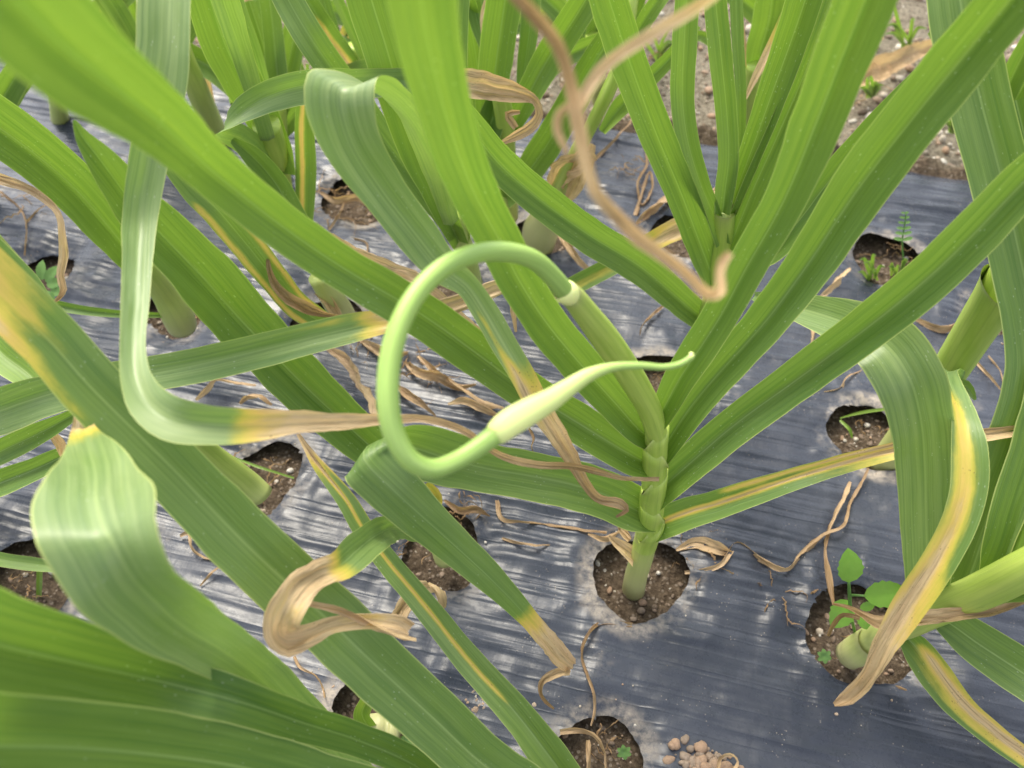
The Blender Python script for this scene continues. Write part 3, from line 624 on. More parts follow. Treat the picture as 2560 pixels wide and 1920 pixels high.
# ------------------------------------------------------------ PLANT with long pale leaf from the top left (M1)
p15 = plant('garlic plant whose pale leaf drops from the top edge and bends right', 700, 560)
stem(p15, [(700, 580, 46, 1.05, .6), (708, 500, 48, 1.0, .2), (700, 430, 52, .95, .1), (685, 370, 64, .90, .0), (665, 310, 70, .86, 0)])
leaf(p15, [(715, 440, 50, .93), (690, 370, 78, .90), (652, 285, 90, .86), (608, 205, 104, .82), (562, 110, 118, .78), (525, 0, 118, .74), (490, -120, 100, .70)], fold=.5, wax=.1, young=.7, ylen=.3)
leaf(p15, [(690, 420, 30, .92), (668, 250, 30, .88), (640, 140, 36, .84), (590, 0, 40, .80), (560, -100, 40, .78)], fold=.5, wax=.6)
leaf(p15, [(670, 350, 40, .86), (600, 120, 60, .72), (500, -160, 110, .56), (440, -220, 135, .48), (424, -100, 140, .455), (418, 20, 142, .45), (414, 120, 140, .452), (398, 260, 116, .46), (372, 400, 96, .465), (350, 540, 86, .465), (343, 650, 76, .45), (338, 760, 70, .43), (332, 870, 62, .41), (342, 950, 76, .398), (372, 1008, 104, .392), (432, 1048, 120, .39), (527, 1064, 102, .395, .05), (633, 1064, 86, .405, .42), (738, 1056, 62, .418, .6), (844, 1054, 46, .432, .62),
           (943, 1050, 30, .445, .66), (1053, 1047, 20, .455, .75), (1116, 1060, 20, .462, .8), (1167, 1081, 20, .47, .8), (1222, 1122, 16, .485, .85), (1264, 1144, 20, .50, .8), (1348, 1163, 20, .52, .8), (1433, 1166, 18, .545, .9), (1496, 1180, 18, .565, .85), (1560, 1196, 13, .585, .8), (1648, 1198, 12, .605, .8)],
     fold=.5, wax=.85, young=0, ang={2: 12, 3: 3, 4: 0, 5: 0, 6: 3}, crumple=.08, basecup=.4, stripe=[(-.8, .2, .12, 8, 16)], label='pale glaucous leaf that bends sharply right and dries to a string')
leaf(p15, [(690, 470, 30, .93), (650, 390, 70, .88), (600, 345, 70, .80), (560, 330, 50, .74), (560, 318, 46, .70), (620, 268, 68, .66), (700, 232, 82, .64), (780, 215, 84, .64), (880, 210, 76, .66), (1000, 205, 70, .69), (1100, 206, 70, .71, .2), (1175, 210, 72, .72, .62), (1240, 222, 66, .73, .75), (1300, 235, 42, .735, .8), (1338, 252, 20, .74, .85), (1348, 285, 20, .745, .8), (1325, 320, 28, .75, .78), (1290, 340, 24, .755, .75), (1245, 362, 8, .76, .8)],
     fold=.4, wax=.55, young=0, crumple=.12, ang={2: 120, 3: 130, 4: 125, 5: 68}, basecup=.4, label='leaf bowing to the right with a brown papery end')
leaf(p15, [(755, 610, 40, .98, .1), (762, 520, 50, .95, .1), (764, 420, 54, .92, .1), (762, 310, 52, .88, .1), (770, 200, 46, .85, .1)], fold=.5, wax=.1, young=.6, ylen=.3, stripe=[(.3, .3, .35, 0, 5)], label='upright leaf with an orange stripe')
leaf(p15, [(1300, 280, 10, .72, .8), (1270, 285, 20, .72, .8), (1290, 320, 16, .725, .8)], fold=.5, crumple=.4, basecup=0)

# ------------------------------------------------------------ left-hand plants
p10 = plant('garlic plant with a pale bulging neck at the left, under the wide dark leaf', 445, 790)
stem(p10, [(455, 815, 72, .91, .8), (440, 780, 78, .885, .6), (415, 740, 64, .86, .3), (385, 700, 60, .83, .3), (350, 660, 56, .80, .1)])
leaf(p10, [(385, 705, 50, .83), (330, 640, 84, .80), (265, 560, 112, .76), (190, 475, 132, .72), (100, 395, 142, .68), (0, 320, 150, .64), (-120, 240, 150, .60)], fold=.75, wax=.15, young=.2)
leaf(p10, [(380, 720, 30, .84), (310, 645, 30, .82), (240, 580, 34, .80), (130, 475, 36, .77), (40, 405, 40, .74), (-60, 340, 40, .71)], fold=.5, wax=.1, young=.8, ylen=.4)
leaf(p10, [(430, 745, 40, .86, .6), (405, 728, 30, .85, .65), (392, 700, 14, .845, .7)], fold=.8, crumple=.3, basecup=0, label='brown papery skin at the neck')
leaf(p10, [(470, 790, 8, .88), (400, 788, 14, .87), (300, 785, 20, .85), (200, 775, 26, .83), (130, 762, 28, .82), (40, 745, 20, .8)], fold=.6, wax=.05)
p11 = plant('garlic plant with a yellow edged leaf, left of the scape loop under the blurred leaf', 860, 790)
stem(p11, [(870, 810, 60, .90, 1), (850, 775, 62, .875, .9), (825, 735, 60, .85, .7), (795, 690, 52, .83, .4)])
leaf(p11, [(838, 815, 30, .86), (795, 800, 62, .83), (738, 760, 70, .80), (675, 684, 78, .77), (612, 605, 86, .74), (545, 525, 90, .71), (480, 460, 84, .69), (430, 390, 70, .67), (400, 300, 50, .65)], fold=.5, wax=.35, stripe=[(.75, .3, .4, 0, 6), (-.75, .3, .4, 0, 6)], label='leaf with a yellowed margin')
leaf(p11, [(870, 730, 50, .86), (800, 640, 60, .84), (740, 550, 66, .82), (690, 460, 66, .80), (630, 390, 56, .77), (580, 350, 20, .75)], fold=.6, wax=.2)
leaf(p11, [(668, 632, 6, .76, .9), (676, 685, 18, .765, .85), (705, 732, 30, .775, .85), (755, 765, 34, .785, .85), (812, 786, 14, .80, .9), (845, 790, 6, .81, .9)], fold=.7, crumple=.5, basecup=0, label='shrivelled brown leaf curling left')
leaf(p11, [(845, 790, 26, .85, .75), (815, 745, 30, .84, .7), (790, 730, 14, .84, .7)], fold=.8, crumple=.3, basecup=0)
leaf(p11, [(795, 580, 12, .80, .7), (840, 612, 42, .79, .68), (885, 640, 50, .785, .66), (950, 668, 50, .78, .66), (1020, 695, 50, .775, .68), (1085, 735, 36, .77, .72), (1150, 790, 24, .775, .6), (1215, 845, 24, .785, .5), (1290, 905, 16, .80, .6)], fold=.6, crumple=.3, basecup=0, label='long papery tan leaf passing under the scape')

p16 = plant('garlic plant at the far left with a horizontal leaf crossing the middle of the picture', -110, 1180)
stem(p16, [(-100, 1220, 60, .86, .8), (-90, 1150, 60, .8, .3), (-80, 1080, 56, .73, .1)])
leaf(p16, [(-120, 1075, 70, .66), (0, 1028, 120, .60), (110, 990, 108, .575), (250, 955, 94, .55), (422, 927, 92, .535), (536, 903, 92, .528), (675, 870, 88, .524), (802, 838, 82, .525, .05), (880, 820, 76, .527, .2), (940, 808, 66, .53, .45), (1005, 796, 54, .533, .55), (1090, 775, 48, .54, .66), (1180, 745, 46, .545, .68), (1250, 718, 42, .548, .66), (1282, 730, 26, .55, .75), (1284, 780, 16, .553, .8), (1290, 830, 6, .556, .85)],
     fold=.35, wax=.5, young=0, edgedry=.0, stripe=[(.6, .3, .18, 4, 8), (-.85, .2, .15, 3, 8)], crumple=.03, ang={13: -90+20, 14: 20, 15: 0}, label='horizontal leaf drying to tan at its right end')
leaf(p16, [(-80, 1170, 60, .68), (20, 1120, 66, .66), (100, 1082, 58, .64), (170, 1045, 36, .63), (260, 990, 10, .62)], fold=.5, wax=.1, young=.5, ylen=.4)
leaf(p16, [(-80, 1240, 60, .72), (0, 1208, 72, .71), (90, 1172, 62, .70), (170, 1135, 50, .69), (260, 1100, 20, .68)], fold=.7, wax=.12)
leaf(p16, [(-60, 1385, 40, .80), (20, 1402, 36, .79), (100, 1412, 34, .785), (180, 1425, 16, .78)], fold=.5, wax=.2)
leaf(p16, [(100, 1400, 14, .79), (98, 1460, 14, .80), (96, 1525, 10, .81)], fold=.5, basecup=0)
leaf(p16, [(-60, 800, 50, .80), (0, 880, 84, .78), (70, 935, 80, .77), (130, 1000, 40, .76)], fold=.5, wax=.02, young=.9, ylen=.5)
leaf(p16, [(-40, 590, 50, .80), (20, 650, 50, .80), (80, 710, 44, .80), (130, 770, 20, .80)], fold=.5, wax=.1)
leaf(p16, [(130, 1085, 20, .66, .7), (150, 1110, 26, .67, .7), (158, 1140, 14, .68, .7)], fold=.5, basecup=0, crumple=.3)
p17 = plant('garlic plant at the left edge with a dry brown leaf hanging in a hook', 60, 700)
stem(p17, [(75, 720, 50, .98, .8), (40, 670, 48, .94, .4), (-20, 600, 46, .9, .2), (-80, 520, 44, .86)])
leaf(p17, [(-60, 430, 30, .66, .7), (0, 446, 34, .66, .66), (60, 465, 26, .66, .75), (112, 495, 24, .66, .75), (146, 532, 18, .66, .7), (158, 585, 20, .662, .6), (163, 640, 28, .665, .6), (155, 690, 26, .67, .65), (163, 722, 24, .672, .7), (150, 745, 16, .675, .9), (124, 764, 6, .68, .9)], fold=.7, crumple=.35, basecup=0, twist=.15, label='dry brown leaf hanging in a hook')

# ------------------------------------------------------------ bottom-left plants (near)
p12 = plant('garlic plant whose two long leaves run diagonally up from the bottom edge', 1560, 2150)
stem(p12, [(1560, 2170, 70, .66, .8), (1520, 2100, 70, .63, .4), (1480, 2030, 70, .605, .1)])
leaf(p12, [(1500, 2060, 60, .615), (1370, 2010, 130, .58), (1222, 1922, 146, .55), (1081, 1794, 156, .52), (912, 1638, 166, .492), (840, 1568, 172, .483), (629, 1374, 174, .458), (418, 1158, 160, .436), (226, 967, 158, .418), (124, 851, 154, .408, .12), (40, 770, 154, .398, .27), (0, 731, 154, .395, .30), (-90, 640, 150, .385, .40)],
     fold=.4, wax=.3, young=.1, stripe=[(.85, .35, .30, 7.3, 12), (-.1, .2, .16, 8, 12)], label='widest diagonal leaf, turning yellow at its upper left')
leaf(p12, [(1500, 2060, 60, .62), (1395, 1920, 98, .60), (1285, 1777, 86, .585), (1171, 1650, 76, .575), (1053, 1503, 66, .568), (971, 1406, 60, .565), (905, 1317, 56, .563), (865, 1250, 50, .562, .05), (802, 1170, 34, .563, .3), (770, 1125, 20, .565, .55), (745, 1085, 10, .566, .7)],
     fold=.55, wax=.5, stripe=[(0, .22, .50, 1.8, 9.5), (-.95, .12, .3, 5, 10)], label='narrower diagonal leaf with an orange stripe down its middle')
p13 = plant('garlic plant at lower left with broad blurred leaves along the bottom edge', 1300, 2180)
stem(p13, [(1290, 2200, 70, .68, .5), (1240, 2140, 70, .64, .2), (1180, 2070, 70, .6)])
leaf(p13, [(1190, 2040, 60, .575), (1040, 1915, 80, .53), (900, 1852, 84, .50), (760, 1808, 94, .455), (590, 1752, 114, .412), (422, 1708, 138, .395), (211, 1660, 184, .35), (0, 1612, 250, .305), (-160, 1570, 290, .275)], fold=.5, wax=.08, young=.1)
leaf(p13, [(1190, 2080, 60, .56), (1000, 2010, 130, .50), (800, 1965, 160, .45), (590, 1915, 190, .405), (380, 1885, 215, .36), (169, 1868, 235, .32), (0, 1865, 255, .29), (-160, 1860, 280, .26)], fold=.5, wax=.12, young=.1, stripe=[(.1, .2, .1, 1, 7)])
leaf(p13, [(1040, 2050, 50, .62), (880, 1935, 100, .58), (800, 1850, 116, .545), (717, 1762, 124, .505), (650, 1694, 128, .462), (562, 1630, 140, .415), (470, 1575, 172, .37), (388, 1515, 232, .335), (312, 1440, 288, .314), (264, 1345, 312, .310), (238, 1250, 282, .328), (238, 1180, 196, .355), (224, 1128, 124, .382, .06), (213, 1092, 74, .402, .30), (206, 1055, 42, .42, .64), (202, 1010, 22, .435, .8)],
     fold=.5, tipfold=.15, wax=.85, young=0, ang={7: -38, 8: -18, 9: -4, 10: 0, 11: 4}, basecup=.6, wave=.06, label='very broad pale leaf arching towards the lens')

# ------------------------------------------------------------ back plants
p5 = plant('garlic plant at upper centre with wide bright green leaves in front of the path', 1268, 520)
stem(p5, [(1270, 540, 52, 1.10, .7), (1268, 460, 50, 1.03, .3), (1265, 380, 48, .97, .2), (1262, 300, 48, .92, .1), (1250, 230, 46, .88)])
leaf(p5, [(1262, 330, 44, .94), (1228, 300, 74, .92), (1238, 170, 90, .88), (1262, 0, 98, .83), (1280, -120, 90, .8)], fold=.6, wax=.05, young=.8, ylen=.4)
leaf(p5, [(1215, 520, 20, 1.0), (1205, 400, 70, .96), (1220, 330, 76, .93), (1250, 240, 60, .9)], fold=.6, wax=.1, young=.4)
leaf(p5, [(1275, 330, 40, .95), (1320, 240, 68, .92), (1375, 140, 80, .9), (1440, 40, 80, .86), (1500, -60, 70, .83)], fold=.5, wax=.1, young=.9, ylen=.3)
leaf(p5, [(1262, 500, 50, 1.03), (1300, 455, 66, 1.0), (1350, 388, 80, .97), (1405, 300, 80, .93), (1475, 175, 78, .88), (1555, 50, 70, .84), (1600, -40, 60, .8)], fold=.5, wax=.1, young=.7, ylen=.4)
leaf(p5, [(1300, 300, 20, .97), (1310, 180, 40, .95), (1325, 60, 50, .92), (1330, -50, 50, .9)], fold=.5, wax=.1)
leaf(p5, [(1215, 0, 10, .9, .6), (1208, 40, 16, .9, .6), (1205, 85, 6, .9, .65)], fold=.5, basecup=0, crumple=.2)
leaf(p5, [(1230, 170, 20, .93), (1195, 60, 40, .92), (1170, -60, 40, .9)], fold=.5, wax=.1)
p6 = plant('slender garlic plant at upper centre with a pale round neck and brown sheath skins', 1350, 600)
stem(p6, [(1345, 615, 80, 1.10, .8), (1352, 575, 90, 1.07, .9), (1372, 530, 66, 1.04, .8), (1398, 470, 40, 1.0, .4), (1430, 400, 36, .96, .2), (1475, 320, 34, .92, .1), (1515, 240, 36, .88), (1545, 170, 36, .86), (1570, 60, 34, .82), (1590, -60, 30, .8)])
leaf(p6, [(1385, 500, 40, 1.02, .75), (1395, 440, 60, .98, .72), (1430, 415, 70, .95, .68), (1480, 395, 40, .93, .7), (1492, 400, 10, .92, .8)], fold=.6, crumple=.35, basecup=0, label='torn brown sheath skin')
leaf(p6, [(1420, 500, 20, 1.0, .6), (1440, 460, 46, .97, .6), (1460, 410, 50, .95, .55), (1480, 360, 20, .94, .7)], fold=.6, crumple=.3, basecup=0)
leaf(p6, [(1505, 330, 24, .93, .1), (1550, 270, 50, .92, .1), (1610, 210, 46, .9, .1), (1680, 140, 40, .88, .12), (1740, 60, 30, .86, .15)], fold=.5, wax=.05, young=1, ylen=.5)
leaf(p6, [(1560, 150, 30, .88), (1600, 70, 44, .86), (1660, -20, 44, .84)], fold=.5, wax=.05, young=1, ylen=.5)
p14 = plant('garlic plant behind the upright leaves, near the far edge of the film', 1850, 330)
stem(p14, [(1850, 400, 50, 1.28, .6), (1862, 320, 48, 1.2, .2), (1880, 240, 50, 1.12, .1), (1895, 160, 54, 1.07)])
leaf(p14, [(1890, 190, 40, 1.09), (1900, 130, 70, 1.06), (1922, 50, 82, 1.02), (1935, -60, 80, .97)], fold=.5, wax=.1, young=.8, ylen=.5)
leaf(p14, [(1880, 230, 40, 1.11), (1940, 120, 50, 1.05), (1990, 20, 46, 1.0), (2030, -60, 40, .97)], fold=.5, wax=.1)
leaf(p14, [(1868, 300, 26, 1.15, .5), (1872, 230, 22, 1.13, .7), (1865, 150, 14, 1.1, .8), (1855, 60, 10, 1.08, .8)], fold=.5, crumple=.3)
leaf(p14, [(1880, 190, 10, 1.1), (1800, 120, 26, 1.1), (1740, 90, 26, 1.1), (1690, 160, 16, 1.12, .3)], fold=.5, wax=.1, young=1, ylen=.5)
p18 = plant('garlic plant at upper left near the film edge, narrow leaves and a yellow striped one', 900, 330)
stem(p18, [(905, 345, 46, 1.28, .6), (900, 270, 44, 1.2, .3), (890, 190, 44, 1.13, .1), (880, 120, 40, 1.08)])
leaf(p18, [(895, 200, 30, 1.1, .2), (880, 165, 50, 1.05, .2), (830, 95, 52, 1.02, .1), (775, 10, 50, .98), (740, -50, 40, .96)], fold=.5, wax=.1, young=.5, stripe=[(.2, .4, .35, 0, 3)], label='leaf with a wide orange stripe')
leaf(p18, [(930, 190, 20, 1.08), (885, 90, 28, 1.04), (845, 0, 28, 1.0), (820, -60, 26, .98)], fold=.5, wax=.5)
leaf(p18, [(860, 150, 20, 1.12), (825, 50, 34, 1.1), (800, -30, 34, 1.08)], fold=.5, wax=.1, young=.5)
leaf(p18, [(900, 150, 30, 1.1, .1), (870, 75, 40, 1.09, .2), (860, 90, 26, 1.09, .4)], fold=.5)
leaf(p18, [(1000, 320, 20, 1.15), (1130, 210, 26, 1.1), (1185, 100, 34, 1.06), (1180, -20, 36, 1.0)], fold=.5, wax=.1)
p19 = plant('garlic plant in the top left corner with an olive stem and brown hanging leaf', 540, 330)
stem(p19, [(545, 345, 56, 1.25, .5), (520, 290, 58, 1.18, .4), (490, 215, 54, 1.1, .3), (455, 130, 50, 1.04, .1), (430, 40, 50, 1.0)])
leaf(p19, [(540, 320, 16, 1.2, .6), (520, 210, 14, 1.15, .7), (480, 160, 22, 1.1, .7), (470, 120, 30, 1.08, .7)], fold=.5, crumple=.3)
leaf(p19, [(610, -40, 24, 1.15, .7), (628, 40, 34, 1.15, .7), (645, 110, 50, 1.16, .66), (660, 155, 24, 1.18, .7), (720, 120, 8, 1.2, .75)], fold=.5, crumple=.5, basecup=0, label='brown leaf dangling in front of the path')
p20 = plant('garlic plant at the extreme top left with a pale tan stem', 330, 190)
stem(p20, [(330, 180, 60, 1.3, .9), (300, 60, 62, 1.2, .9), (255, -30, 60, 1.12, .8), (200, -140, 56, 1.05, .5)])
leaf(p20, [(320, 100, 30, 1.22, .7), (330, 60, 36, 1.2, .7), (335, 110, 26, 1.2, .75)], fold=.5, crumple=.4)
leaf(p20, [(345, 90, 20, 1.25), (330, 30, 34, 1.2), (315, -40, 36, 1.15)], fold=.5, wax=.3)

def back_plant(label, bx, by, n, seed, hpx=420):
    g = plant(label, bx, by); q = random.Random(seed); d0 = gd(bx, by); lean = q.uniform(-30, 30)
    stem(g, [(bx, by, 42, d0, .7), (bx+lean*.3, by-50, 40, d0*.95, .3), (bx+lean*.7, by-110, 38, d0*.9, .1), (bx+lean, by-160, 34, d0*.87)])
    for k in range(n):
        f = k/(n-1); x0, y0, dd = bx+lean*(.3+.6*f), by-60-90*f, d0*(.94-.06*f)
        side = 1 if k % 2 else -1; a_ = side*q.uniform(.15, .75)*(1.25-f*.8); L = hpx*q.uniform(.75, 1.1); W_ = q.uniform(54, 78); dp = q.uniform(.03, .09)
        P = [(x0, y0, 36, dd)]
        for m_ in (.22, .45, .7, 1.0):
            P.append((x0+math.sin(a_*(.7+.6*m_))*L*m_, y0-math.cos(a_*(.7+.6*m_))*L*m_, W_*(1-.15*m_), dd-dp*m_*2.2, 0))
        leaf(g, P, fold=q.uniform(.4, .7), wax=q.choice([.05, .1, .35, .6]), young=q.uniform(.3, .9), ylen=.3, stripe=[(q.uniform(-.5, .5), .3, .35, 2, 4)] if q.random() < .25 else None)
back_plant('garlic plant at the top left, second from the corner', 150, 300, 5, 3)
back_plant('garlic plant at the top left, behind the pale vertical leaf', 385, 330, 6, 8)
back_plant('garlic plant at top centre, left of the blurred upright leaf', 1080, 320, 6, 12)
back_plant('garlic plant at top centre, behind the dangling dry leaf', 1500, 250, 6, 21)
back_plant('garlic plant on the far edge right of the upright leaves', 2010, 250, 4, 33)
back_plant('garlic plant in the top right corner', 2500, 420, 5, 41)
back_plant('garlic plant at the left edge behind the long diagonal leaves', -60, 480, 5, 52)
back_plant('garlic plant at upper left whose leaves fan behind the pale folded leaf', 700, 420, 5, 64)
back_plant('garlic plant at upper centre just left of the slender pale necked one', 1210, 440, 5, 75)
# near blurred dry leaf hanging in front of the lens
nl = thing('dried_leaf', 'long papery tan leaf dangling close to the lens, blurred, hooked at its lower end', 'dried leaf', pt(1290, -200, .27))
leaf(nl, [(1180, -120, 26, 0.228, .85), (1290, -8, 33, 0.228, .88), (1350, 52, 41, 0.228, .85), (1395, 115, 40, 0.230, .8), (1425, 200, 38, 0.231, .78), (1442, 300, 40, 0.232, .72), (1463, 400, 36, 0.234, .66), (1487, 480, 34, 0.235, .62), (1540, 540, 38, 0.237, .7), (1600, 600, 43, 0.238, .74), (1670, 650, 40, 0.240, .76), (1730, 700, 38, 0.242, .7), (1770, 735, 40, 0.242, .66), (1800, 728, 34, 0.243, .66), (1800, 690, 29, 0.244, .7), (1806, 655, 34, 0.245, .7), (1826, 632, 19, 0.245, .7)],
     fold=.9, crumple=.55, basecup=0, name='blade')
leaf(nl, [(1830, -50, 22, 0.240, .55), (1780, -8, 28, 0.240, .55), (1700, 45, 34, 0.240, .58), (1610, 98, 33, 0.240, .62), (1530, 150, 33, 0.238, .66), (1475, 212, 33, 0.235, .7), (1448, 270, 26, 0.233, .72)], fold=.6, crumple=.15, basecup=0, name='side_strand')
leaf(nl, [(1445, 250, 14, 0.236, .7), (1400, 285, 26, 0.237, .7), (1395, 330, 26, 0.238, .74), (1418, 380, 17, 0.238, .8), (1412, 400, 7, 0.240, .85)], fold=.6, crumple=.6, basecup=0, name='shred')

# ------------------------------------------------------------ dried strings and scraps lying on the film
def scrap(label, pts, lift=.004, cat='dried leaf', **kw):
    P = [(x, y, wd*.82, gd(x, y, lift+.004*((i*7) % 3)), dr+.08) for i, (x, y, wd, dr) in enumerate(pts)]
    o = leaf(None, P, fold=.7, crumple=kw.pop('crumple', .6), basecup=0, name='dried_leaf', twist=kw.pop('twist', .4), step=.004, nc=7, **kw)
    tag(o, label, cat, 'dried leaves lying on the mulch film'); return o
scrap('brown string of dried leaf running down from the main plant hole to the bottom hole', [(1580, 1562, 16, .85), (1500, 1560, 16, .85), (1465, 1600, 14, .88), (1455, 1645, 16, .85), (1470, 1690, 18, .8), (1486, 1730, 14, .8), (1488, 1770, 14, .75), (1478, 1815, 8, .8)])
scrap('thin brown dried strand lying left of the main stem base', [(1243, 1250, 14, .8), (1256, 1296, 18, .75), (1300, 1303, 12, .8), (1348, 1309, 14, .8), (1433, 1321, 14, .78), (1517, 1330, 12, .85)])
scrap('frayed brown leaf scrap at the upper left rim of the main hole', [(1470, 1335, 6, .75), (1510, 1345, 22, .74), (1545, 1330, 26, .76), (1572, 1300, 12, .8)], lift=.012)
scrap('flat pale dead leaf scrap at the upper right rim of the main hole', [(1690, 1375, 8, .66), (1740, 1355, 40, .64), (1790, 1370, 44, .66), (1830, 1385, 14, .7)], lift=.004, twist=0, crumple=.4)
for (lab, P_) in [('crumpled rust brown leaf under the scape loop, left of its middle', [(1010, 905, 8, .75), (1050, 930, 34, .7), (1100, 940, 40, .72), (1150, 965, 26, .76), (1190, 960, 8, .8)]),
                  ('pale tan leaf remnant under the scape loop near the spathe', [(1120, 1010, 8, .6), (1160, 1000, 26, .62), (1210, 1020, 30, .64), (1260, 1045, 10, .7)]),
                  ('brown papery leaf beside the soil patch inside the loop', [(985, 960, 8, .8), (1020, 985, 30, .74), (1060, 1010, 24, .76), (1090, 1040, 8, .8)]),
                  ('crumpled tan leaf on the film below the horizontal leaf', [(900, 850, 8, .7), (940, 870, 36, .66), (985, 885, 38, .68), (1020, 880, 10, .75)]),
                  ('withered leaf bundle at the upper left hole', [(800, 480, 8, .8), (840, 500, 26, .76), (890, 490, 30, .74), (930, 520, 10, .8)]),
                  ('brown leaf curl on the film at upper centre behind the dangling dry leaf', [(1380, 560, 8, .7), (1420, 610, 26, .66), (1450, 650, 30, .66), (1490, 690, 10, .7)]),
                  ('dark withered leaf by the hole left of the folded leaf', [(1110, 1250, 8, .85), (1150, 1275, 26, .82), (1190, 1270, 28, .8), (1225, 1290, 8, .85)])]:
    scrap(lab, P_, lift=.008, twist=.15)
scrap('short tan dried strand below the brown one, left of the main hole', [(1255, 1345, 8, .7), (1290, 1355, 12, .72), (1330, 1362, 10, .72), (1375, 1362, 5, .75)])
scrap('long kinked tan leaf string from the main hole to the right', [(1712, 1431, 12, .75), (1760, 1425, 16, .7), (1799, 1412, 18, .7), (1846, 1359, 22, .66), (1896, 1392, 24, .7), (1964, 1422, 20, .7), (1998, 1389, 22, .72), (2061, 1334, 18, .74), (2107, 1313, 14, .78), (2124, 1254, 16, .74), (2149, 1215, 12, .8), (2170, 1170, 10, .85)])
scrap('upright brown leaf string falling into the lower right hole', [(2084, 1512, 8, .8), (2070, 1440, 24, .76), (2062, 1390, 14, .74), (2066, 1340, 14, .75), (2085, 1290, 18, .72), (2110, 1240, 18, .7), (2125, 1205, 10, .75)])
scrap('forked brown strand on the film left of the upright leaves', [(1490, 395, 12, .8), (1530, 355, 12, .8), (1575, 305, 9, .85), (1580, 290, 4, .85)])
scrap('looping brown strand left of the upright leaves', [(1610, 350, 6, .85), (1618, 410, 10, .8), (1595, 460, 10, .78), (1605, 510, 10, .8), (1630, 470, 12, .8), (1625, 430, 8, .8), (1590, 540, 16, .8)])
scrap('brown papery leaf lying below the looping strand', [(1590, 560, 8, .8), (1620, 530, 34, .78), (1660, 500, 30, .75), (1690, 480, 6, .8)])
scrap('small tan strand under the third right leaf', [(2060, 985, 18, .7), (2100, 972, 16, .7), (2115, 945, 8, .75), (2155, 925, 7, .8)])
scrap('thin brown branching strand at the far left, long arm', [(0, 478, 8, .8), (50, 520, 8, .8), (66, 560, 7, .8), (62, 640, 6, .85)])
scrap('thin brown branching strand at the far left, short arm', [(66, 555, 8, .8), (100, 520, 7, .8), (140, 500, 4, .8)])
scrap('crooked brown twig of leaf beside the upper left hole', [(822, 575, 8, .75), (850, 530, 10, .75), (872, 480, 8, .8)])
scrap('bent brown twig of leaf below the upper left hole', [(870, 592, 5, .8), (915, 605, 8, .78), (918, 640, 5, .8)])
scrap('tangled brown leaf under the right stem', [(2290, 798, 12, .75), (2350, 820, 28, .72), (2400, 812, 20, .75), (2370, 850, 10, .8), (2352, 885, 8, .8)])
scrap('light brown strand right of the right stem', [(2440, 905, 10, .7), (2480, 945, 12, .66), (2505, 975, 6, .7), (2500, 930, 6, .72), (2470, 890, 6, .75)])
scrap('orange brown strand hanging over the hole left of the scape base', [(1045, 890, 10, .7), (1100, 935, 26, .74), (1160, 975, 20, .7), (1210, 1005, 24, .66), (1260, 1020, 8, .7)], lift=.01)
scrap('tan leaf draped to the soil inside the scape loop at left', [(820, 870, 18, .7), (870, 900, 44, .64), (905, 960, 50, .62), (938, 1020, 40, .6), (952, 1060, 14, .66)], lift=.03)
scrap('brown looped strand beside the left diagonal leaves', [(490, 1000, 10, .6), (520, 970, 22, .6), (538, 948, 14, .66), (580, 955, 16, .7), (640, 962, 8, .75)], lift=.02)
scrap('small curled brown leaf right of the looped strand', [(600, 1010, 8, .75), (615, 992, 24, .7), (650, 990, 26, .74), (680, 1012, 8, .8)], lift=.02)
scrap('curled brown strand between the pale arch leaf and the diagonal leaf', [(450, 1340, 10, .75), (475, 1330, 20, .7), (480, 1370, 16, .7), (510, 1392, 14, .7), (545, 1395, 6, .75)])
scrap('short brown strand below the curled one', [(500, 1465, 5, .75), (525, 1435, 12, .75), (550, 1415, 6, .8)])
scrap('brown strand hanging below the golden curl', [(735, 1640, 10, .75), (750, 1665, 12, .75), (790, 1690, 8, .75), (808, 1720, 9, .75), (812, 1745, 5, .8)])
scrap('drooping tan leaf in the bottom hole', [(1400, 1830, 18, .7), (1460, 1825, 22, .7), (1500, 1850, 20, .72), (1515, 1900, 18, .75), (1520, 1960, 10, .8)], lift=.01)
scrap('second tan leaf standing in the bottom hole', [(1470, 1850, 14, .66), (1475, 1900, 26, .68), (1470, 1960, 20, .7)], lift=.01)
scrap('curled tan leaf at the bottom edge, right of the bottom hole', [(1795, 1930, 10, .6), (1800, 1895, 16, .6), (1825, 1885, 20, .55), (1845, 1905, 18, .6), (1835, 1935, 12, .7)], lift=.01)
scrap('twisted thin strand hanging left of the main stem', [(1322, 1070, 8, .95), (1335, 1095, 12, .9), (1330, 1120, 10, .9), (1342, 1145, 8, .95), (1346, 1160, 4, .95)], lift=.16)
scrap('short dark strand on the shiny film below the blurred leaf', [(1658, 765, 8, .85), (1630, 790, 14, .85), (1605, 815, 8, .85), (1600, 838, 4, .85)])
scrap('brown dead leaf between the right leaves and the yellow one', [(2050, 745, 10, .6), (2080, 715, 30, .6), (2110, 685, 30, .62), (2125, 670, 10, .7)], lift=.03)
scrap('brown stalk under the third right leaf', [(2035, 800, 18, .7), (2035, 840, 22, .7), (2030, 865, 12, .75)])
scrap('wide tan dead leaf lying across the path at upper right', [(2140, 215, 30, .6), (2170, 185, 84, .6), (2240, 152, 66, .62), (2310, 122, 50, .6), (2350, 108, 34, .6)], lift=-.01, twist=0, crumple=.12)
scrap('tan dry leaf crossing behind the striped leaf', [(2300, 1100, 20, .6), (2440, 1085, 34, .6), (2520, 1080, 34, .62), (2580, 1070, 20, .62)], lift=.08, twist=.1) if False else None
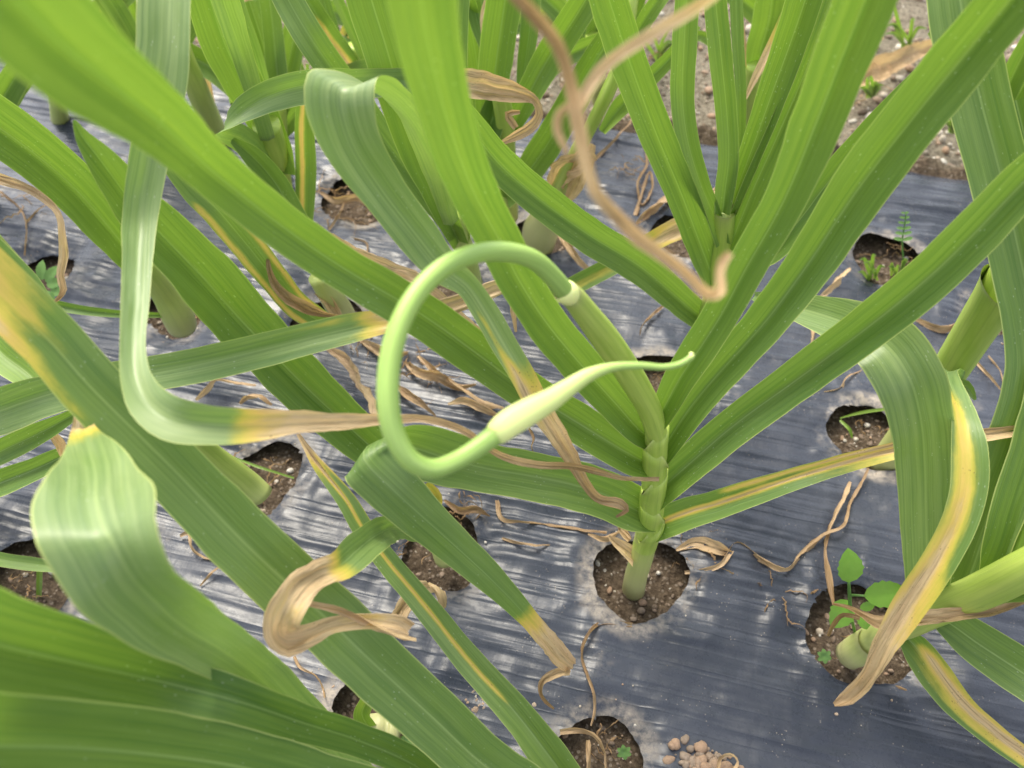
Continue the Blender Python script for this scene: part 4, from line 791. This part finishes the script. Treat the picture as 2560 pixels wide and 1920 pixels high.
for (lab, x, y, a_, L) in [('straw coloured shred on the path at the top edge, right of centre', 1660, 60, .3, 90), ('straw coloured shred on the path by the arching grass', 2180, 60, 1.2, 80), ('straw coloured shred on the path right of the wide dead leaf', 2420, 150, .5, 110), ('straw coloured shred on the path at upper left', 600, 130, 2.4, 90), ('pale straw shred near the top centre of the path', 1340, 120, -.1, 90)]:
    scrap(lab, [(x, y, 4, .6), (x+L*.5*math.cos(a_), y+L*.25*math.sin(a_)+6, 9, .62), (x+L*math.cos(a_), y+L*.5*math.sin(a_), 4, .65)], lift=-.035)
# tangle of withered roots and leaf fibres too fine to count
def fibres(name, label, zones):
    VV, FF, UV, n0 = [], [], [], 0; R_ = np.random.default_rng(4)
    for (zx, zy, rad, cnt) in zones:
        c = ground(zx, zy); rr = rad*gd(zx, zy)/F
        for _ in range(cnt):
            L = R_.uniform(.25, 1.3)*rr; th = R_.uniform(0, 6.28); p = c[:2]+R_.normal(0, .45, 2)*rr; n = 14; P = []
            for k in range(n):
                th += R_.normal(0, .38); p = p+L/n*np.array([math.cos(th), math.sin(th)]); P.append([*p, .002+.010*R_.random()*math.sin(k/n*3.1)+.002])
            P = np.array(P); P[1:-1, 2] = (P[:-2, 2]+P[2:, 2])/2; T = nrm(np.gradient(P, axis=0)); S_ = nrm(np.cross(T, [0, 0, 1.])); wd = R_.uniform(.0004, .0014)*np.sin(np.linspace(.3, 2.9, n))
            tw = np.linspace(0, R_.uniform(1, 6), n); S_ = S_*np.cos(tw)[:, None]+np.array([0, 0, 1.])*np.sin(tw)[:, None]*.8
            v = np.stack([P-S_*wd[:, None], P+np.array([0, 0, .0006]), P+S_*wd[:, None]], 1).reshape(-1, 3)
            VV.append(v); FF.append(grid_faces(n, 3)+n0); n0 += len(v); UV.append(np.stack([np.tile([-.001, 0, .001], n), np.repeat(np.arange(n)*L/n, 3), np.full(n*3, R_.random())], 1))
    V_ = np.vstack(VV); N_ = len(V_)
    o = mesh_obj(name, V_, np.vstack(FF), M_LEAF, None, dict(dry=np.full(N_, .88), tt=np.zeros(N_)+.3, wax=np.zeros(N_), young=np.zeros(N_), uvm=np.vstack(UV)))
    tag(o, label, 'dead fibres', kind='stuff')
fibres('withered_fibres', 'tangle of fine withered roots and leaf fibres around the holes and on the path', [(870, 510, 110, 26), (100, 520, 90, 9), (1000, 940, 110, 20), (860, 860, 80, 10), (1130, 1290, 70, 12), (1180, 1290, 60, 6), (660, 1190, 70, 12), (500, 770, 60, 8), (1600, 420, 70, 12), (2240, 640, 70, 10), (2170, 1090, 50, 7), (1750, 1400, 70, 8), (1940, 1480, 70, 8),
    (700, 100, 120, 14), (1330, 100, 90, 12), (1680, 130, 90, 10), (2200, 200, 110, 14), (2480, 330, 80, 12), (2400, 300, 60, 10), (60, 1480, 80, 16), (1500, 1880, 60, 8), (1000, 1380, 60, 8), (2400, 860, 60, 8), (1700, 960, 60, 8), (2150, 1580, 70, 6), (1300, 480, 80, 8)])

# ------------------------------------------------------------ weeds
def flat_leaf(parent, cx, cy, d, L, W, deg, mat=M_WEED, tilt=0., name='leaf', cup=.2):
    u = np.linspace(0, 1, 12); v = np.linspace(-1, 1, 7); a_ = math.radians(deg)
    right = np.array([1, 0, 0]); down = np.array([0, -sP, -cP]); fwd = np.array([0, cP, -sP])
    ax = math.cos(a_)*right+math.sin(a_)*down+tilt*fwd; sd_ = -math.sin(a_)*right+math.cos(a_)*down; n_ = -fwd
    c0 = pt(cx, cy, d); k = d/F; vv = []
    for uu in u:
        wd = (math.sin(math.pi*uu**.8))**.75*W*.5+ (1.2 if uu < .9 else 0)
        for t in v:
            sc_ = 1+.07*math.sin(uu*31)*abs(t)
            vv.append(c0+ax*(uu*L*k)+sd_*(t*wd*sc_*k)+n_*(abs(t)*cup*wd*k+.12*L*k*math.sin(uu*2.6)))
    return mesh_obj(name, vv, grid_faces(12, 7), mat, parent)
wd_ = thing('weed', 'round leaved bright green weed seedling in the lower right hole', 'weed', ground(2150, 1600, -.015))
D_ = .70
tube('stem', [(2140, 1590, 8, .745), (2128, 1540, 8, .71), (2124, 1490, 9, .68), (2122, 1455, 7, .66)], M_GRASS, wd_)
flat_leaf(wd_, 2122, 1456, .66, 88, 62, -93)
flat_leaf(wd_, 2160, 1490, .665, 100, 64, -12)
flat_leaf(wd_, 2118, 1500, .70, 80, 62, 122)
flat_leaf(wd_, 2150, 1530, .70, 46, 32, 70)
flat_leaf(wd_, 2150, 1520, .67, 40, 22, -20)
tube('stem', [(2124, 1488, 7, .68), (2140, 1488, 6, .67), (2165, 1490, 5, .665)], M_GRASS, wd_)
w2 = thing('weed', 'fuzzy seedling with small oval leaves in the far left hole', 'weed', ground(110, 705, -.015))
for (dx, dy, a, L) in [(0, 0, -85, 50), (10, 5, -50, 52), (12, 12, -10, 44), (-8, 10, -140, 40), (5, 30, 40, 44), (22, 24, 15, 40)]:
    flat_leaf(w2, 105+dx, 700+dy, .93, L, 24, a, M_GRASS)
w3 = thing('weed', 'tiny airy weed with paired leaflets in the hole at upper right', 'weed', ground(2262, 640, -.015))
tube('stem', [(2258, 650, 4, 1.0), (2256, 600, 4, .97), (2262, 560, 3, .95), (2266, 530, 3, .94)], M_GRASS, w3)
for i, yy in enumerate([600, 585, 572, 558, 545, 533]):
    s = 1-.12*i
    flat_leaf(w3, 2257+i, yy, .95, 26*s, 7*s, -12, M_GRASS); flat_leaf(w3, 2257+i, yy, .95, 26*s, 7*s, 188, M_GRASS)
for (bx, by, lab) in [(1560, 1880, 'tiny clover like seedling at the right rim of the bottom hole'), (1020, 1850, 'tiny pale seedling in the lower left hole'), (880, 1850, 'tiny green seedling by the leaning neck'), (2060, 1640, 'tiny green seedling at the left of the lower right hole')]:
    ww = thing('weed', lab, 'weed', ground(bx, by, -.01))
    for a in (-100, -40, 20, 80, 150, 210): flat_leaf(ww, bx, by, gd(bx, by, .008), 20, 11, a, M_GRASS)
rs = random.Random(9)
def grass(label, bx, by, n, Lp, spread=.6, z=-.02):
    g = thing('grass_tuft', label, 'grass', ground(bx, by, z), 'grass tufts')
    for k in range(n):
        a_ = rs.uniform(-2.6, -.5); L = Lp*rs.uniform(.6, 1.1); x0 = bx+rs.uniform(-14, 14); y0 = by+rs.uniform(-6, 6)
        dx, dy = math.cos(a_)*spread, math.sin(a_); d0 = gd(x0, y0, z)
        leaf(g, [(x0, y0, 6, d0), (x0+dx*L*.4, y0+dy*L*.5, 9, d0*.96), (x0+dx*L*.8, y0+dy*L*.8, 8, d0*.93), (x0+dx*L*1.2, y0+dy*L*.75, 2, d0*.92)], fold=.5, wax=.3, young=.3, name='blade', nc=5, basecup=0, step=.008)
for (lab, x, y, n, L) in [('grass tuft on the path at the top right corner', 2430, 190, 8, 170), ('arching grass on the path between the right leaves', 2270, 120, 6, 150), ('grass tuft by the film edge at right', 2380, 330, 7, 90),
                          ('grass tuft at the right edge under the leaves', 2550, 300, 6, 160), ('sparse grass in the upper right hole', 2180, 700, 6, 70), ('small grass tuft in the hole at the upper right, lower side', 2240, 690, 5, 60), ('low grass tuft on the path left of the arching grass', 2180, 240, 9, 60), ('low grass tuft on the path below the wide dead leaf', 2300, 260, 10, 60), ('grass tuft near the top edge right of the upright leaves', 2150, 30, 7, 90), ('short grass tuft left of the upright leaves on the path', 1620, 60, 7, 80), ('short grass tuft at the top edge, centre right', 1420, 40, 6, 80), ('low green tuft at the film edge near the right side', 2450, 390, 9, 60),
                          ('grass tuft on the path left of centre', 760, 200, 5, 80), ('grass on the path at upper left', 690, 170, 5, 90), ('grass tuft at top centre', 1400, 150, 5, 100), ('pale grass at top right of centre', 1650, 150, 6, 120), ('grass tuft beside the film at left', 590, 270, 4, 80)]:
    grass(lab, x, y, n, L)
def blade(label, pts, z=.0):
    o = leaf(None, [(x, y, wd, gd(x, y, zz)) for (x, y, wd, zz) in pts], fold=.4, wax=.2, young=1, ylen=1, basecup=0, name='grass_shoot', nc=5)
    tag(o, label, 'grass')
blade('long thin grass blade over the left middle hole', [(575, 1140, 4, .01), (640, 1165, 7, .02), (735, 1195, 5, .01)])
blade('short grass blade crossing the right middle hole', [(2100, 1045, 3, .01), (2150, 1032, 8, .02), (2215, 1022, 8, .02)])
blade('small pale blade in the right middle hole', [(2100, 1050, 6, .01), (2125, 1075, 9, .01), (2130, 1095, 4, .0)])
# clod of earth at the bottom edge and the leaning neck in the lower-left hole
q = ab(ground(1770, 1920)); stones('earth_clod', [(q[0]+random.gauss(0, .014), q[1]+random.gauss(0, .007), random.uniform(-.003, .003), random.uniform(.0008, .0055), random.uniform(.25, .6)) for _ in range(170)], 'pale clod of earth on the film at the bottom edge', 'clod', None)
q = ab(ground(1180, 1740)); stones('dried_mud', [(q[0]+random.gauss(0, .016), q[1]+random.gauss(0, .010), -.001, .0007+.0026*random.random()**3, random.uniform(.35, .8)) for _ in range(420)], 'crumbly pale dried mud lying on the film between the diagonal leaves', 'dried mud')
p21 = plant('garlic plant with a pale bent neck in the lower left hole', 930, 1790)
stem(p21, [(1000, 1830, 90, .70, .9), (960, 1825, 84, .70, .9), (925, 1815, 60, .69, .9)])
leaf(p21, [(930, 1830, 40, .69, .1), (905, 1790, 46, .68, .15), (918, 1750, 40, .665, .2), (930, 1700, 30, .64, .1)], fold=.7, wax=.05, young=1, ylen=.5, label='yellow pale sheath leaf')
p22 = plant('garlic neck in the left middle hole, pale and leaning', 650, 1200)
stem(p22, [(655, 1240, 62, .80, .6), (625, 1212, 62, .79, .4), (590, 1180, 54, .77, .2), (540, 1140, 48, .74, .1), (480, 1090, 50, .70, .1)])

bad = [(o.name, round(z, 3)) for o, z, L, W in LEAVES if z < -.03]
print('LOW', bad[:30])
print('WIDE', [(o.parent.name if o.parent else '', o.name, round(L, 2), round(W*100, 1)) for o, z, L, W in LEAVES if W > .042])
